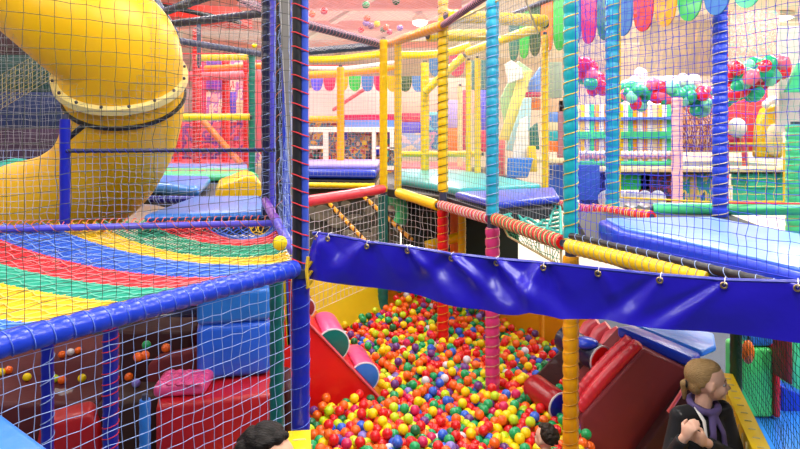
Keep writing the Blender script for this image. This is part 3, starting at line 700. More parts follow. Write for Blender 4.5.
rl = MB().ell(W(748, 352, 5.35), (.05, .05, .10), 14, 10).build('hanging_ball', ORANGE, loc=W(748, 352, 5.35)); tag(rl, 'orange red soft ball hanging at the corner of the green block', 'ball'); rl['_b'] = tuple(W(748, 352, 5.35))
MB().tube([W(748, 346, 5.35), W(748, 300, 5.35)], .006, 6).build('hanging_cord', CK, rl)

# ================================================================== under the rainbow net (lower left)
slab('maroon foam platform with stray balls under the rainbow net', [(-4.6, 5.05), (-2.45, 5.2), (-2.45, 6.9), (-4.6, 6.9)], 0, .47, vinyl('deep_maroon', '#55121a', .6), .05, name='foam_platform', cat='platform')
chunk('foam_wedge', [W(30, 480, 4.75), W(40, 425, 4.75), W(90, 412, 4.75), W(100, 425, 4.75), W(104, 480, 4.75)], V(-.1, .25, 0), MATS['vinyl_deep_red'] if 'vinyl_deep_red' in MATS else vinyl('deep_red', '#b3121e', .45), None, .05, 'red foam wedge low on the floor in front of the maroon platform', 'wedge')
chunk('foam_wedge', [W(146, 450, 5.3), W(146, 366, 5.3), W(156, 358, 5.3), W(200, 348, 5.3), W(200, 450, 5.3)], V(0, .14, 0), MAROON, None, .04, 'maroon foam wedge behind the pink cushion', 'wedge')
redb = chunk('foam_box', [V(-1.66, 4.35, 0), V(-.84, 4.57, 0), V(-.98, 5.05, 0), V(-1.80, 4.83, 0)], V(0, 0, .80), vinyl('deep_red', '#b3121e', .45), None, .04, 'red foam box below the pink cushion under the rainbow net', 'box')
pk = MB().grid(lambda u, v: Vector((0, 0, 0)), 1, 1)
o = thing('foam_cushion', 'bumpy pink cushion lying on the red foam box', 'cushion', (-1.55, 4.6, .80))
mb = MB(); cpos = V(-1.55, 4.6, .80)
mb.prism([cpos+V(-.17, -.16, 0), cpos+V(.18, -.10, 0), cpos+V(.17, .17, 0), cpos+V(-.2, .14, 0)], (0, 0, .10)); mb.build('cushion_body', PINK, o, bevel=.04, seg=4)
mb = MB()
for i in range(5):
    for j_ in range(4): mb.ell(cpos+V(-.13+i*.065, -.11+j_*.07, .095), (.03, .03, .016), 8, 6)
mb.build('quilting', PINK, o)
o = thing('foam_block', 'tall blue foam block standing under the corner of the rainbow net', 'block', (-1.2, 4.9, 0))
fa, fb = V(-1.50, 4.72, 0), V(-.98, 4.86, 0); dd = V(-.12, .45, 0)
MB().prism([V(fa.x, fa.y, .81), V(fb.x, fb.y, .81), V(fb.x, fb.y, 1.22), V(fa.x, fa.y, 1.22)], dd).build('lower_block', vinyl('mid_blue', '#2a66e6'), o, bevel=.05, seg=4)
MB().prism([V(fa.x, fa.y, 1.22), V(fb.x, fb.y, 1.22), V(fb.x, fb.y, 1.47), V(fa.x, fa.y, 1.47)], dd).build('upper_block', LBLUE, o, bevel=.04, seg=4)
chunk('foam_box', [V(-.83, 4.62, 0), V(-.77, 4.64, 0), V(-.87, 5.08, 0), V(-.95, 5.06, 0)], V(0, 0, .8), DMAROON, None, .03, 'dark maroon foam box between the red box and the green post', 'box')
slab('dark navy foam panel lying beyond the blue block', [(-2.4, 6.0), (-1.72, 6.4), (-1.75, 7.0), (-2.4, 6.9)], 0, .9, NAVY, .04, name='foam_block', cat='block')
BM = {c: mat('ball_'+c, h, .22, 0, 1, 0, coat=.2) for c, h in (('red', '#e01b1e'), ('orange', '#f5691c'), ('yellow', '#ecdc14'), ('green', '#17a45e'), ('blue', '#2f62d6'), ('purple', '#6c3a88'), ('white', '#dcd8e0'), ('pink', '#d6245f'), ('dark green', '#10703f'), ('lime', '#c4e020'), ('lilac', '#8f7fd6'))}
BALLME = {}
def ball(c, p, label=None, group=None, r=.035):
    if c not in BALLME:
        me = bpy.data.meshes.new('play_ball_'+c.replace(' ', '_')); bm = bmesh.new(); bmesh.ops.create_icosphere(bm, subdivisions=3, radius=1)
        bm.to_mesh(me); bm.free(); me.polygons.foreach_set('use_smooth', [True]*len(me.polygons)); me.materials.append(BM[c]); BALLME[c] = me
    o = bpy.data.objects.new('play_ball', BALLME[c]); o.location = p; o.scale = (r,)*3; o.rotation_euler = (random.random()*6, random.random()*6, 0); C.objects.link(o)
    if label: tag(o, label, 'ball', group)
    return o
GB = 'stray balls on the maroon platform'
for px, py, c, lab in ((1, 372, 'yellow', 'yellow ball at the left edge beside an orange ball on the maroon platform'), (8.5, 370, 'orange', 'orange ball at the left edge beside a yellow ball on the maroon platform'),
        (27, 377, 'yellow', 'lone yellow ball left of the near slim blue post'), (54.5, 378.5, 'lime', 'lime ball half hidden by the near slim blue post'), (62, 380, 'orange', 'orange ball right of the near slim blue post'), (82, 378, 'yellow', 'lone yellow ball left of the blue post with red lacing'),
        (62, 354.5, 'orange', 'orange ball leftmost of three in a row under the blue rail'), (70.5, 352, 'white', 'pale ball in the middle of three in a row under the blue rail'), (78.5, 350.5, 'orange', 'orange ball rightmost of three in a row under the blue rail')):
    p = Wz(px, py, .47+.035); ball(c, p, lab, GB)
ball('yellow', V(*Wz(36, 408, .235).xy, .035+.0) if False else Wz(36, 430, .035), 'dim yellow ball on the floor left of the near slim blue post', GB)
GB2 = 'balls heaped behind the maroon wedge'
slab('dark brown foam step holding a few balls under the rainbow net', [(-2.3, 4.85), (-2.15, 4.85), (-1.80, 5.0), (-1.80, 5.28), (-2.3, 5.28)], 0, .60, mat('vinyl_brown', '#3a2018', .6), .03, name='foam_step', cat='step')
for px, py, c, lab in ((121.5, 339, 'lime', 'small lime ball high beside the blue post with red lacing'), (146.5, 345, 'green', 'green ball behind the white net under the blue rail')):
    pass
for px, py, c, lab in ((138, 357, 'orange', 'dim orange ball leftmost of the heap behind the maroon wedge'), (145, 355.5, 'orange', 'dim orange ball second in the heap behind the maroon wedge'), (166, 348, 'orange', 'dim orange ball at the right end of the heap'), (146.5, 345, 'green', 'dim green ball on top of the heap behind the maroon wedge'), (129, 377, 'orange', 'dim orange ball on the brown foam step'), (136, 383, 'lilac', 'pale lilac ball on the brown foam step')):
    p = Wz(px, py, .635 if py > 370 else .98); ball(c, p, lab, GB2)
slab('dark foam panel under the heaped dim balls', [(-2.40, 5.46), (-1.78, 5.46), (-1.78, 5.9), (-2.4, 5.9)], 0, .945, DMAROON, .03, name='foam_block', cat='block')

# ================================================================== balls of the pit
pt = []
R = .0385; colr = ['red']*24+['orange']*20+['yellow']*17+['lime']*6+['green']*14+['blue']*5+['purple']*5+['white']*2+['pink']*4+['dark green']*4+['lilac']*1
def inpit(x, y):
    # polygon test with margins for the two slides
    poly = [(-.60, 3.95), (1.92, 3.95), (1.80, 6.1), (1.42, 6.95), (.72, 8.02), (-.22, 8.0), (-.06, 7.64), (-.92, 6.98), (-.92, 6.3), (-.72, 6.3), (-.72, 5.1)]
    c = False
    for (x0, y0), (x1, y1) in zip(poly, poly[1:]+poly[:1]):
        if (y0 > y) != (y1 > y) and x < (x1-x0)*(y-y0)/(y1-y0)+x0: c = not c
    if not c: return False
    q = V(x, y, 0)-f0; a = q.dot(E2); b = q.dot(D2)
    if -.1 < b < 1.19 and a < 1.28: return False
    if y < 5.0 and x > 1.40+(4.93-y)*-.12: return False
    if y < 5.16 and x > 1.42: return False
    for cx_, cy_, r_ in ((.457, 6.8, .10), (.803, 5.56, .105), (1.121, 4.2, .095), (-.53, 3.4, .1), (.95, 3.96, .15)):
        if math.hypot(x-cx_, y-cy_) < r_: return False
    return True
def hump(x, y):
    h = .03*math.sin(x*2.1+1)*math.cos(y*1.7)+.02*math.sin(x*5+y*3)
    h += .42*math.exp(-((x-.02)/.22)**2-((y-8.02)/.42)**2)+.10*math.exp(-((y-8)/.7)**2)
    return h
y = 3.95; row = 0
while y < 8.02:
    x = -1.2+(row % 2)*.04
    while x < 1.95:
        xx, yy = x+random.uniform(-.012, .012), y+random.uniform(-.012, .012)
        if inpit(xx, yy): pt.append((xx, yy, BALL-.035+hump(xx, yy)+random.uniform(-.016, .010), random.choice(colr)))
        x += .0795
    y += .069; row += 1
n1 = len(pt)
for _ in range(900):                                       # a second, looser layer on top
    i = random.randrange(n1); x, y, z, c = pt[i]; xx, yy = x+.04, y+.023; zz = BALL-.035+hump(xx, yy)+.057
    if inpit(xx, yy) and all((xx-q[0])**2+(yy-q[1])**2 > .0063 for q in pt[n1:]): pt.append((xx, yy, zz, random.choice(colr)))
PITBALLS = pt

# ================================================================== people
def skinmat(name, hx): return mat(name, hx, .5, .05, 60, .06, 8)
def hairmat(name, hx):
    m = mat(name, hx, .6, 0, 1, .25, 14, spec=.25); nt = m.node_tree
    tc = nt.nodes.new('ShaderNodeTexCoord'); mp = nt.nodes.new('ShaderNodeMapping'); mp.inputs['Scale'].default_value = (30, 120, 120)
    n = nt.nodes.new('ShaderNodeTexNoise'); n.inputs['Scale'].default_value = 1.5; bp = nt.nodes.new('ShaderNodeBump'); bp.inputs['Strength'].default_value = .6; bp.inputs['Distance'].default_value = .01
    nt.links.new(tc.outputs['Object'], mp.inputs['Vector']); nt.links.new(mp.outputs['Vector'], n.inputs['Vector']); nt.links.new(n.outputs['Fac'], bp.inputs['Height']); nt.links.new(bp.outputs['Normal'], nt.nodes['Principled BSDF'].inputs['Normal'])
    return m
def capsule(mb, a, b, ra, rb, n=12):
    a, b = Vector(a), Vector(b); d = (b-a); L = d.length; d.normalize(); pts, rr = [], []
    for t in (80, 50, 25, 0): pts.append(a-d*ra*math.sin(math.radians(t))); rr.append(ra*math.cos(math.radians(t)))
    for t in (0, 25, 50, 80): pts.append(b+d*rb*math.sin(math.radians(t))); rr.append(rb*math.cos(math.radians(t)))
    mb.tube(pts, rr, n)
def blob(name, mb, m, parent, voxel, smooth=4, fac=.5):
    base = Vector(parent['_b']); me = bpy.data.meshes.new('tmp'); me.from_pydata([tuple(Vector(v)-base) for v in mb.v], [], mb.f)
    bm = bmesh.new(); bm.from_mesh(me); bmesh.ops.recalc_face_normals(bm, faces=bm.faces); bm.to_mesh(me); bm.free()
    tmp = bpy.data.objects.new('tmp', me); C.objects.link(tmp)
    r = tmp.modifiers.new('r', 'REMESH'); r.mode = 'VOXEL'; r.voxel_size = voxel; r.use_smooth_shade = True
    sm = tmp.modifiers.new('s', 'SMOOTH'); sm.iterations = smooth; sm.factor = fac
    dg = bpy.context.evaluated_depsgraph_get(); dg.update()
    out = bpy.data.meshes.new_from_object(tmp.evaluated_get(dg)); bpy.data.objects.remove(tmp)
    out.name = name; out.materials.clear(); out.materials.append(m); out.polygons.foreach_set('use_smooth', [True]*len(out.polygons))
    o = bpy.data.objects.new(name, out); C.objects.link(o); o.parent = parent; o['_b'] = tuple(base); return o
def person(label, org, s, f, hf, J, skin, hair, top, legs, shoe, curly=False, detail=True, scarf=None, vox=.006):
    org = Vector(org); f = Vector((*f, 0)).normalized(); l = V(-f.y, f.x, 0)
    hf = Vector((*hf, 0)).normalized(); hl = V(-hf.y, hf.x, 0)
    p = lambda a: org+(f*a[0]+l*a[1]+V(0, 0, a[2]))*s
    o = thing('person', label, 'person', org)
    nb = J['neck']; hc0 = J['head']
    h = lambda a: p(hc0)+(hf*a[0]+hl*a[1]+V(0, 0, a[2]))*s
    RH = Matrix((hf, hl, V(0, 0, 1))).transposed(); RB = Matrix((f, l, V(0, 0, 1))).transposed()
    b = MB()
    def torso(mb, g):
        mb.ell(p(J['pelvis']), V(.088+g, .125+g, .10+g)*s, 18, 12, RB)
        mb.ell(p([(a+c)/2 for a, c in zip(J['pelvis'], J['chest'])]), V(.08+g, .115+g, .15+g)*s, 18, 12, RB)
        mb.ell(p(J['chest']), V(.09+g, .132+g, .15+g)*s, 18, 12, RB)
        capsule(mb, p(J['shR']), p(J['shL']), (.046+g)*s, (.046+g)*s)
    torso(b, 0)
    capsule(b, p(nb), h((-.012, 0, -.05)), .045*s, .040*s)
    b.ell(h((-.012, 0, .02)), V(.095, .072, .086)*s, 22, 16, RH)
    b.ell(h((.030, 0, -.03)), V(.058, .055, .068)*s, 20, 14, RH)
    b.ell(h((.058, 0, -.077)), V(.024, .022, .018)*s, 12, 10, RH)
    for q in (-1, 1):
        b.ell(h((.056, q*.028, -.036)), V(.028, .026, .03)*s, 12, 10, RH)
        b.ell(h((.0, q*.070, -.012)), V(.020, .009, .030)*s, 12, 10, RH)
        capsule(b, h((.010, q*.074, .010)), h((.002, q*.079, -.02)), .006*s, .006*s, 8)
    b.ell(h((.074, 0, .010)), V(.017, .042, .012)*s, 12, 10, RH)
    capsule(b, h((.086, 0, -.006)), h((.104, 0, -.030)), .007*s, .0095*s, 10)
    for q in (-1, 1): b.ell(h((.093, q*.009, -.033)), V(.009, .007, .006)*s, 8, 6, RH)
    b.ell(h((.086, 0, -.050)), V(.009, .021, .0055)*s, 12, 8, RH); b.ell(h((.084, 0, -.059)), V(.009, .018, .006)*s, 12, 8, RH)
    ARM = []
    for side in 'RL':
        sh, el, wr = J['sh'+side], J['el'+side], J['wr'+side]
        capsule(b, p(sh), p(el), .040*s, .033*s); capsule(b, p(el), p(wr), .034*s, .023*s)
        d = (p(wr)-p(el)).normalized(); n = Vector(J.get('palm'+side, (0, 0, -1))); n = (f*n.x+l*n.y+V(0, 0, n.z)); n = (n-d*n.dot(d)).normalized(); sd = d.cross(n)*(1 if side == 'R' else -1)
        w0 = p(wr); Rm = Matrix((d, sd, n)).transposed()
        b.ell(w0+d*.040*s, V(.044, .034, .016)*s, 14, 10, Rm); cu = J.get('curl', .8)
        for i, ln in enumerate((.056, .064, .060, .047)):
            base = w0+(d*.066+sd*(.0225-.015*i))*s; k = base+(d*math.cos(cu*.5)+n*math.sin(cu*.5))*ln*.5*s; e = k+(d*math.cos(cu*1.5)+n*math.sin(cu*1.5))*ln*.5*s
            capsule(b, base-d*.012*s, k, .0085*s, .0080*s, 8); capsule(b, k, e, .0080*s, .0068*s, 8)
        tb = w0+(d*.020+sd*.026)*s; tk = tb+(d*.6+sd*.6+n*.35).normalized()*.032*s; te = tk+(d*.9+sd*.05+n*.5).normalized()*.028*s
        capsule(b, tb-sd*.012*s, tk, .011*s, .0095*s, 8); capsule(b, tk, te, .0095*s, .0075*s, 8)
        ARM.append((sh, el, wr))
    for side in 'RL':
        capsule(b, p(J['hip'+side]), p(J['kn'+side]), .068*s, .048*s); capsule(b, p(J['kn'+side]), p(J['an'+side]), .050*s, .032*s)
        a = p(J['an'+side]); fd = Vector(J.get('foot', (1, 0, 0))); fd = f*fd.x+l*fd.y+V(0, 0, fd.z); capsule(b, a+V(0, 0, -.02)*s, a+fd*.12*s+V(0, 0, -.035)*s, .032*s, .024*s)
    blob('body', b, skin, o, vox*s, 3)
    # clothes
    t_ = MB(); torso(t_, .012)
    for sh, el, wr in ARM:
        w2 = [wr[i]*.93+el[i]*.07 for i in range(3)]
        capsule(t_, p(sh), p(el), .054*s, .046*s); t_.tube([p(el), p(w2)], [.046*s, .035*s], 14); t_.ell(p(el), .046*s, 12, 8)
    jo = blob('jacket', t_, top, o, .008*s, 4)
    g = MB(); g.ell(p(J['pelvis'])-V(0, 0, .02)*s, V(.102, .138, .10)*s, 18, 12, RB)
    for side in 'RL':
        capsule(g, p(J['hip'+side]), p(J['kn'+side]), .080*s, .060*s); g.tube([p(J['kn'+side]), p(J['an'+side])], [.060*s, .048*s], 14)
    blob('trousers', g, legs, o, .010*s, 4)
    for side in 'RL':
        a = p(J['an'+side]); q = MB(); fd = Vector(J.get('foot', (1, 0, 0))); fd = f*fd.x+l*fd.y+V(0, 0, fd.z)
        capsule(q, a+V(0, 0, -.018)*s, a+fd*.13*s+V(0, 0, -.03)*s, .042*s, .034*s); blob('shoe', q, shoe, o, .008*s, 2)
    # hair
    k = MB()
    if curly:
        rs = random.Random(5)
        for i in range(150):
            th = rs.uniform(0, 2*PI); ph = rs.uniform(-.5, 1.5); d = V(math.cos(th)*math.cos(ph), math.sin(th)*math.cos(ph), math.sin(ph))
            if d.x > .22 and d.z < .72: continue
            if d.z < -.2 and d.x > -.1: continue
            q = h((-.016+d.x*.098, d.y*.077, .026+d.z*.090)); k.ell(q, V(.019, .019, .016)*s*rs.uniform(.8, 1.25), 8, 6)
        k.ell(h((-.032, 0, .034)), V(.088, .076, .084)*s, 18, 12, RH)
        blob('hair', k, hair, o, .006*s, 2)
    else:
        k.ell(h((-.032, 0, .033)), V(.086, .0750, .080)*s, 24, 16, RH)
        k.ell(h((-.008, 0, .068)), V(.072, .062, .044)*s, 20, 14, RH)
        k.ell(h((-.062, 0, -.015)), V(.042, .060, .060)*s, 20, 14, RH)
        for q in (-1, 1): k.ell(h((-.042, q*.062, .015)), V(.026, .012, .036)*s, 12, 8, RH)
        capsule(k, h((-.095, 0, -.01)), h((-.118, 0, -.025)), .018*s, .020*s)
        capsule(k, h((-.118, 0, -.025)), h((-.112, .02, -.11)), .020*s, .010*s)
        ho = blob('hair', k, hair, o, .005*s, 4)
        tp = h((-.108, 0, -.02)); x = V(0, 0, 1); MB().tube([tp+(hl*math.cos(t)+x*math.sin(t))*.020*s for t in [2*PI*i/16 for i in range(16)]], .006*s, 6, closed=True).build('hair_tie', BLACK, ho)
    if detail:
        for q in (-1, 1):
            ey = MB().ell(h((.0675, q*.029, -.005)), V(.0105, .0130, .0085)*s, 14, 10, RH).build('eye', mat('eye_white', '#cfc8c4', .35, var=0), o)
            MB().ell(h((.0755, q*.0305, -.005)), V(.0045, .0075, .0070)*s, 12, 8, RH).build('iris', mat('eye_iris', '#3a2a20', .2, var=0), ey)
            MB().tube([h((.077, q*.014, .016)), h((.079, q*.028, .021)), h((.070, q*.043, .016))], .003*s, 6).build('eyebrow', hair, o)
        MB().ell(h((.0915, 0, -.051)), V(.0055, .018, .0045)*s, 12, 8, RH).ell(h((.090, 0, -.0585)), V(.0055, .015, .005)*s, 12, 8, RH).build('lips', mat('lips', '#b4605c', .4, var=0), o)
    if scarf:
        q = MB(); c = p(nb)+V(0, 0, .012)*s; pts = [c+(f*(math.cos(t)*.066+.008)+l*math.sin(t)*.07+V(0, 0, -.018*math.cos(t)))*s for t in [2*PI*i/18 for i in range(18)]]
        q.tube(pts, .020*s, 8, closed=True)
        cf = J['chest']
        q.tube([p((nb[0]+.07, .01, nb[2]-.0)), p((cf[0]+.11, .035, cf[2]+.07)), p((cf[0]+.112, .05, cf[2]-.05))], [.022*s, .020*s, .024*s], 8, flat=.6)
        q.tube([p((nb[0]+.072, .0, nb[2]-.0)), p((cf[0]+.112, -.03, cf[2]+.07)), p((cf[0]+.113, -.04, cf[2]-.02))], [.020*s, .018*s, .022*s], 8, flat=.6)
        blob('scarf', q, scarf, o, .006*s, 2)
        q = MB(); q.tube([p((nb[0]+.03, -.065, nb[2]+.015)), p((nb[0]+.085, -.06, nb[2]-.035)), p((cf[0]+.108, -.062, cf[2]+.02))], [.010*s, .012*s, .005*s], 8, flat=.5); q.build('collar_edge', WHITE, o)
    return o
STAND = dict(pelvis=(0, 0, .80), chest=(.0, 0, 1.09), neck=(-.005, 0, 1.23), head=(.0, 0, 1.385), shR=(0, -.125, 1.20), shL=(0, .125, 1.20),
             hipR=(0, -.068, .77), hipL=(0, .068, .77), knR=(.015, -.07, .43), knL=(.015, .07, .43), anR=(-.01, -.07, .07), anL=(-.01, .07, .07))
G = dict(STAND, chest=(0, 0, 1.085), neck=(-.005, .01, 1.25), shR=(0, -.135, 1.21), shL=(0, .130, 1.21), elR=(.03, -.235, 1.0), wrR=(.125, -.225, 1.175), elL=(.10, .14, .985), wrL=(.14, -.10, 1.14), palmR=(-.2, .9, -.3), palmL=(-.9, 0, -.3), curl=.9, head=(.01, .03, 1.385))
person('girl with pinned back light brown hair, dark jacket and purple scarf beside the yellow wall', (1.575, 3.34, 0), .99, (.30, -.95), (.97, -.22), G,
       skinmat('skin_fair', '#e8b79c'), hairmat('hair_light_brown', '#a58658'), vinyl('jacket_dark', '#0d0d12', .85), vinyl('trousers_dark', '#0d0d12', .85), BLACK, scarf=vinyl('scarf_purple', '#544678', .8))
B2 = dict(STAND, elR=(.02, -.19, .95), wrR=(.08, -.19, .75), elL=(.02, .19, .95), wrL=(.08, .19, .75), palmR=(0, 1, 0), palmL=(0, -1, 0), curl=.5, head=(.03, 0, 1.375))
person('person with short dark curly hair below the corner post, cut by the photo edge', (-.485, 2.24, 0), 1.095, (.75, .3), (.93, -.35), B2,
       skinmat('skin_warm', '#d9a184'), hairmat('hair_black', '#120d0b'), vinyl('shirt_dark', '#22232b', .8), NAVY, BLACK, curly=True)
B3 = dict(pelvis=(0, 0, .11), chest=(.03, 0, .40), neck=(.035, 0, .54), head=(.05, 0, .69), shR=(.03, -.125, .51), shL=(.03, .125, .51), elR=(.08, -.2, .33), wrR=(.24, -.16, .28), elL=(.08, .2, .33), wrL=(.24, .16, .28),
          hipR=(.02, -.07, .10), hipL=(.02, .07, .10), knR=(.34, -.10, .09), knL=(.34, .10, .09), anR=(.62, -.10, .07), anL=(.62, .10, .07), curl=.6)
person('child with dark hair and red top sitting in the balls by the orange post', (.93, 3.98, .25), .72, (-.6, .8), (-.7, .7), B3,
       MATS['skin_fair'], hairmat('hair_dark', '#2a2018'), vinyl('top_red', '#c81f2a', .7), NAVY, WHITE, curly=True, vox=.008)

# ================================================================== nets
NR = .0019
# near left: above and below the thick blue rail
n0 = Q0-dA*.55; n1 = Q0+dA*1.40
net('wide grey safety net hanging above the thick blue rail before the slide', (*n0, DECK+.05), (*n1, DECK+.05), (*n1, 3.75), (*n0, 3.75), .058, .0013, CDG, None, jit=.06)
net('pale diamond sagging safety net below the thick blue rail', (*(n0+dA*.0), .25), (*(n1+dA*.02), .25), (*n1, DECK-.06), (*n0, DECK-.06), .056, .0017, CPB, None, jit=.07)
# far edge of the rainbow net
net('pale blue safety net standing along the far edge of the rainbow net', (-3.3, 4.69, DECK+.05), (-1.02, 4.99, DECK+.05), (-1.02, 4.99, 2.52), (-3.3, 4.69, 2.52), .052, .0016, CPB, None)
net('grey safety net above the dark rope rail', (-3.3, 4.69, 2.53), (-1.02, 4.99, 2.53), (-1.02, 4.99, ROOF), (-3.3, 4.69, ROOF), .055, .0012, CLG, None)
net('pale blue safety net strung between the dark posts and the corner post', (-.97, 4.95, DECK+.05), (-.575, 3.5, DECK+.05), (-.575, 3.5, ROOF), (-.97, 4.95, ROOF), .06, .0016, CPB, None)
# centre bay between the corner post and the paired yellow posts
net('coarse white safety net hanging below the red tube', (-.87, 6.15, .9), (-.18, 7.5, .9), (-.18, 7.5, DECK-.06), (-.87, 6.15, DECK-.1), .08, .0022, CW, None, jit=.06)
net('fine pink safety net along the back of the lavender mat', (-1.75, 11.1, DECK+.1), (-.30, 11.1, DECK+.1), (-.30, 11.1, ROOF), (-1.75, 11.1, ROOF), .06, .0018, CP, CR, jit=.04)
net('grey safety net between the dark level beam and the blue mat', (-1.33, 9.05, DECK+.05), (-.34, 8.9, DECK+.05), (-.34, 8.9, ROOF), (-1.33, 9.05, ROOF), .055, .002, CLG, None, jit=.04)
net('safety net between the paired yellow posts and the yellow and red post', (-.13, 7.74, DECK), (.43, 6.85, DECK), (.43, 6.85, ROOF), (-.13, 7.74, ROOF), .055, .002, CLG, None, jit=.05)
net('black safety net under the platform beside the green post', (-.12, 7.62, .9), (.42, 6.82, .9), (.42, 6.82, DECK-.1), (-.12, 7.62, DECK-.1), .075, .0018, CW, None)
net('safety net between the yellow and red post and the teal and pink post', (.49, 6.72, DECK), (.79, 5.62, DECK), (.79, 5.62, ROOF), (.49, 6.72, ROOF), .055, .0018, CLG, None, jit=.05)
net('safety net between the teal and pink post and the near laced post', (.83, 5.5, DECK-.05), (1.09, 4.28, DECK-.05), (1.09, 4.28, ROOF+.3), (.83, 5.5, ROOF+.3), .055, .0016, CLG, None, jit=.05)
net('tan safety net behind the teal mat in front of the tilted panels', (.0, 10.1, DECK+.13), (1.78, 7.45, DECK+.13), (1.78, 7.45, ROOF), (.0, 10.1, ROOF), .055, .002, CTAN, None, jit=.04)
# right front: knotted blue net along the dark pipe
net('big knotted blue safety net rising from the dark pipe', (1.135, 4.14, 1.995), (1.86, 2.2, 2.075), (1.86, 2.2, 4.1), (1.135, 4.14, 4.1), .052, .0016, CB, CB, knots=True, jit=.06, br=.003)
net('blue safety net between the cyan post and the blue post', (2.0, 5.82, DECK+.1), (2.68, 5.45, DECK+.1), (2.68, 5.45, 4.1), (2.0, 5.82, 4.1), .055, .0018, CB, CY)
net('blue safety net between the near laced post and the cyan post', (1.17, 4.3, DECK+.1), (1.9, 5.8, DECK+.1), (1.9, 5.8, 4.1), (1.17, 4.3, 4.1), .058, .0012, CB, None)
net('teal safety net right of the blue post', (2.76, 5.4, DECK+.1), (3.9, 5.3, DECK+.1), (3.9, 5.3, 4.1), (2.76, 5.4, 4.1), .055, .0017, CT, CR)
net('yellow safety net patch at the foot of the blue post', (2.76, 5.5, DECK+.1), (3.3, 5.5, DECK+.1), (3.3, 5.5, 2.55), (2.76, 5.5, 2.55), .075, .0026, CY, CY)
net('dark green safety net above the yellow wall at the lower right', (2.14, 4.05, 1.10), (1.73, 2.75, 1.10), (1.73, 2.75, 1.9), (2.14, 4.05, 1.9), .042, .0015, cordm('dark_green', '#123a24'), None, jit=.06)
# far left bays
net('pink safety net around the far platform behind the slide', (-3.4, 9.3, DECK+.1), (-2.15, 9.25, DECK+.1), (-2.15, 9.25, ROOF), (-3.4, 9.3, ROOF), .055, .0018, CP, CR, jit=.04)
net('red safety net at the back of the far platform', (-5.6, 12.45, DECK+.1), (-2.95, 12.45, DECK+.1), (-2.95, 12.45, ROOF), (-5.6, 12.45, ROOF), .06, .002, CR, CR, jit=.04)
net('tan safety net patch seen below the slide bend at the left', tuple(W(-6, 113, 8.1)), tuple(W(66, 70, 8.1)), tuple(W(66, 37, 8.1)), tuple(W(-6, 79, 8.1)), .062, .0045, cordm('tan_dark', '#a8955c'), None, jit=.04)
net('pale grey safety net behind the slide at the left', (-5.6, 7.7, DECK), (-3.0, 7.6, DECK), (-3.0, 7.6, 3.9), (-5.6, 7.7, 3.9), .075, .0025, CLG, None)
# roof net
net('pink roof net spread over the ball pit with balls lying on it', (-1.42, 5.55, ROOF), (-.19, 8.25, ROOF), (.75, 4.85, ROOF), (-.5, 3.2, ROOF), .055, .0018, cordm('rose', '#f4bcc8'), None, jit=.06, name='roof_net')
net('pale roof net beyond the dark beam at the left', (-2.4, 7.0, ROOF), (-1.3, 9.6, ROOF), (-.25, 8.3, ROOF), (-1.2, 6.1, ROOF), .065, .0014, CW, None, name='roof_net')
net('pale roof net over the teal mats', (-.1, 8.2, ROOF+.02), (1.6, 7.4, ROOF+.02), (.95, 5.0, ROOF+.02), (.5, 6.8, ROOF+.02), .065, .0015, CW, CTAN, name='roof_net')
for px, py, c, lab in ((312, 14, 'orange', 'orange ball on the pink roof net beside the corner post'), (324, 11, 'red', 'red ball on the pink roof net beside the corner post'), (366, 5, 'green', 'green ball on the pink roof net near the top edge'), (367, 18, 'orange', 'orange ball on the roof net above two purple balls'),
        (366, 23, 'lilac', 'lilac ball on the roof net below the orange ball'), (371, 26, 'purple', 'purple ball on the roof net beside the lilac ball'), (377, 24, 'yellow', 'yellow ball on the roof net right of the purple ball'), (361, 30, 'red', 'red ball lying lowest on the pink roof net'),
        (386, 27.5, 'orange', 'orange ball on the roof net over the paired yellow posts'), (389.5, 32, 'pink', 'pink ball on the roof net over the paired yellow posts'), (383, 30, 'dark green', 'dark green ball on the roof net over the paired yellow posts'), (400, 28, 'lilac', 'lilac blue ball alone on the roof net left of the round light'), (396, 1, 'dark green', 'dark green ball on the roof net at the top edge of the photo')):
    ball(c, Wz(px, py, ROOF+.037), lab, 'balls on the roof net')
ball('yellow', Wz(254.5, 45.5, ROOF+.03), 'yellow ball caught on the pale roof net left of the corner post', 'balls on the roof net')

# ================================================================== background beyond the decks
def mural(name, cols, scale=4, stretch=(1, 1, 1)):
    m = bpy.data.materials.new('mural_'+name); m.use_nodes = True; nt = m.node_tree; b = nt.nodes['Principled BSDF']; b.inputs['Roughness'].default_value = .6
    tc = nt.nodes.new('ShaderNodeTexCoord'); mp = nt.nodes.new('ShaderNodeMapping'); mp.inputs['Scale'].default_value = stretch
    n = nt.nodes.new('ShaderNodeTexNoise'); n.inputs['Scale'].default_value = scale; n.inputs['Detail'].default_value = 3; n.inputs['Roughness'].default_value = .6
    r = nt.nodes.new('ShaderNodeValToRGB'); r.color_ramp.interpolation = 'CONSTANT'; el = r.color_ramp.elements; k = len(cols)
    while len(el) < k: el.new(.5)
    for i, c in enumerate(cols): el[i].position = 0 if i == 0 else .34+.32*(i-1)/max(1, k-2); el[i].color = (*lin(c), 1)
    nt.links.new(tc.outputs['Object'], mp.inputs['Vector']); nt.links.new(mp.outputs['Vector'], n.inputs['Vector']); nt.links.new(n.outputs['Fac'], r.inputs['Fac']); nt.links.new(r.outputs['Color'], b.inputs['Base Color'])
    return m
MU1 = mural('tower', ['#8a1f3c', '#d03058', '#6a3a9a', '#e0607a', '#b83048', '#7a5ab8'], 3)
MU2 = mural('shelves', ['#3a3a7a', '#b03048', '#d8a030', '#3a7aa0', '#704040', '#c8b8a0', '#50508a'], 5)
MU3 = mural('petrol', ['#1a3a58', '#2a7a98', '#1f8a78', '#c8b050', '#18506a', '#3f9ab0'], 5, (1.6, 1, .5))
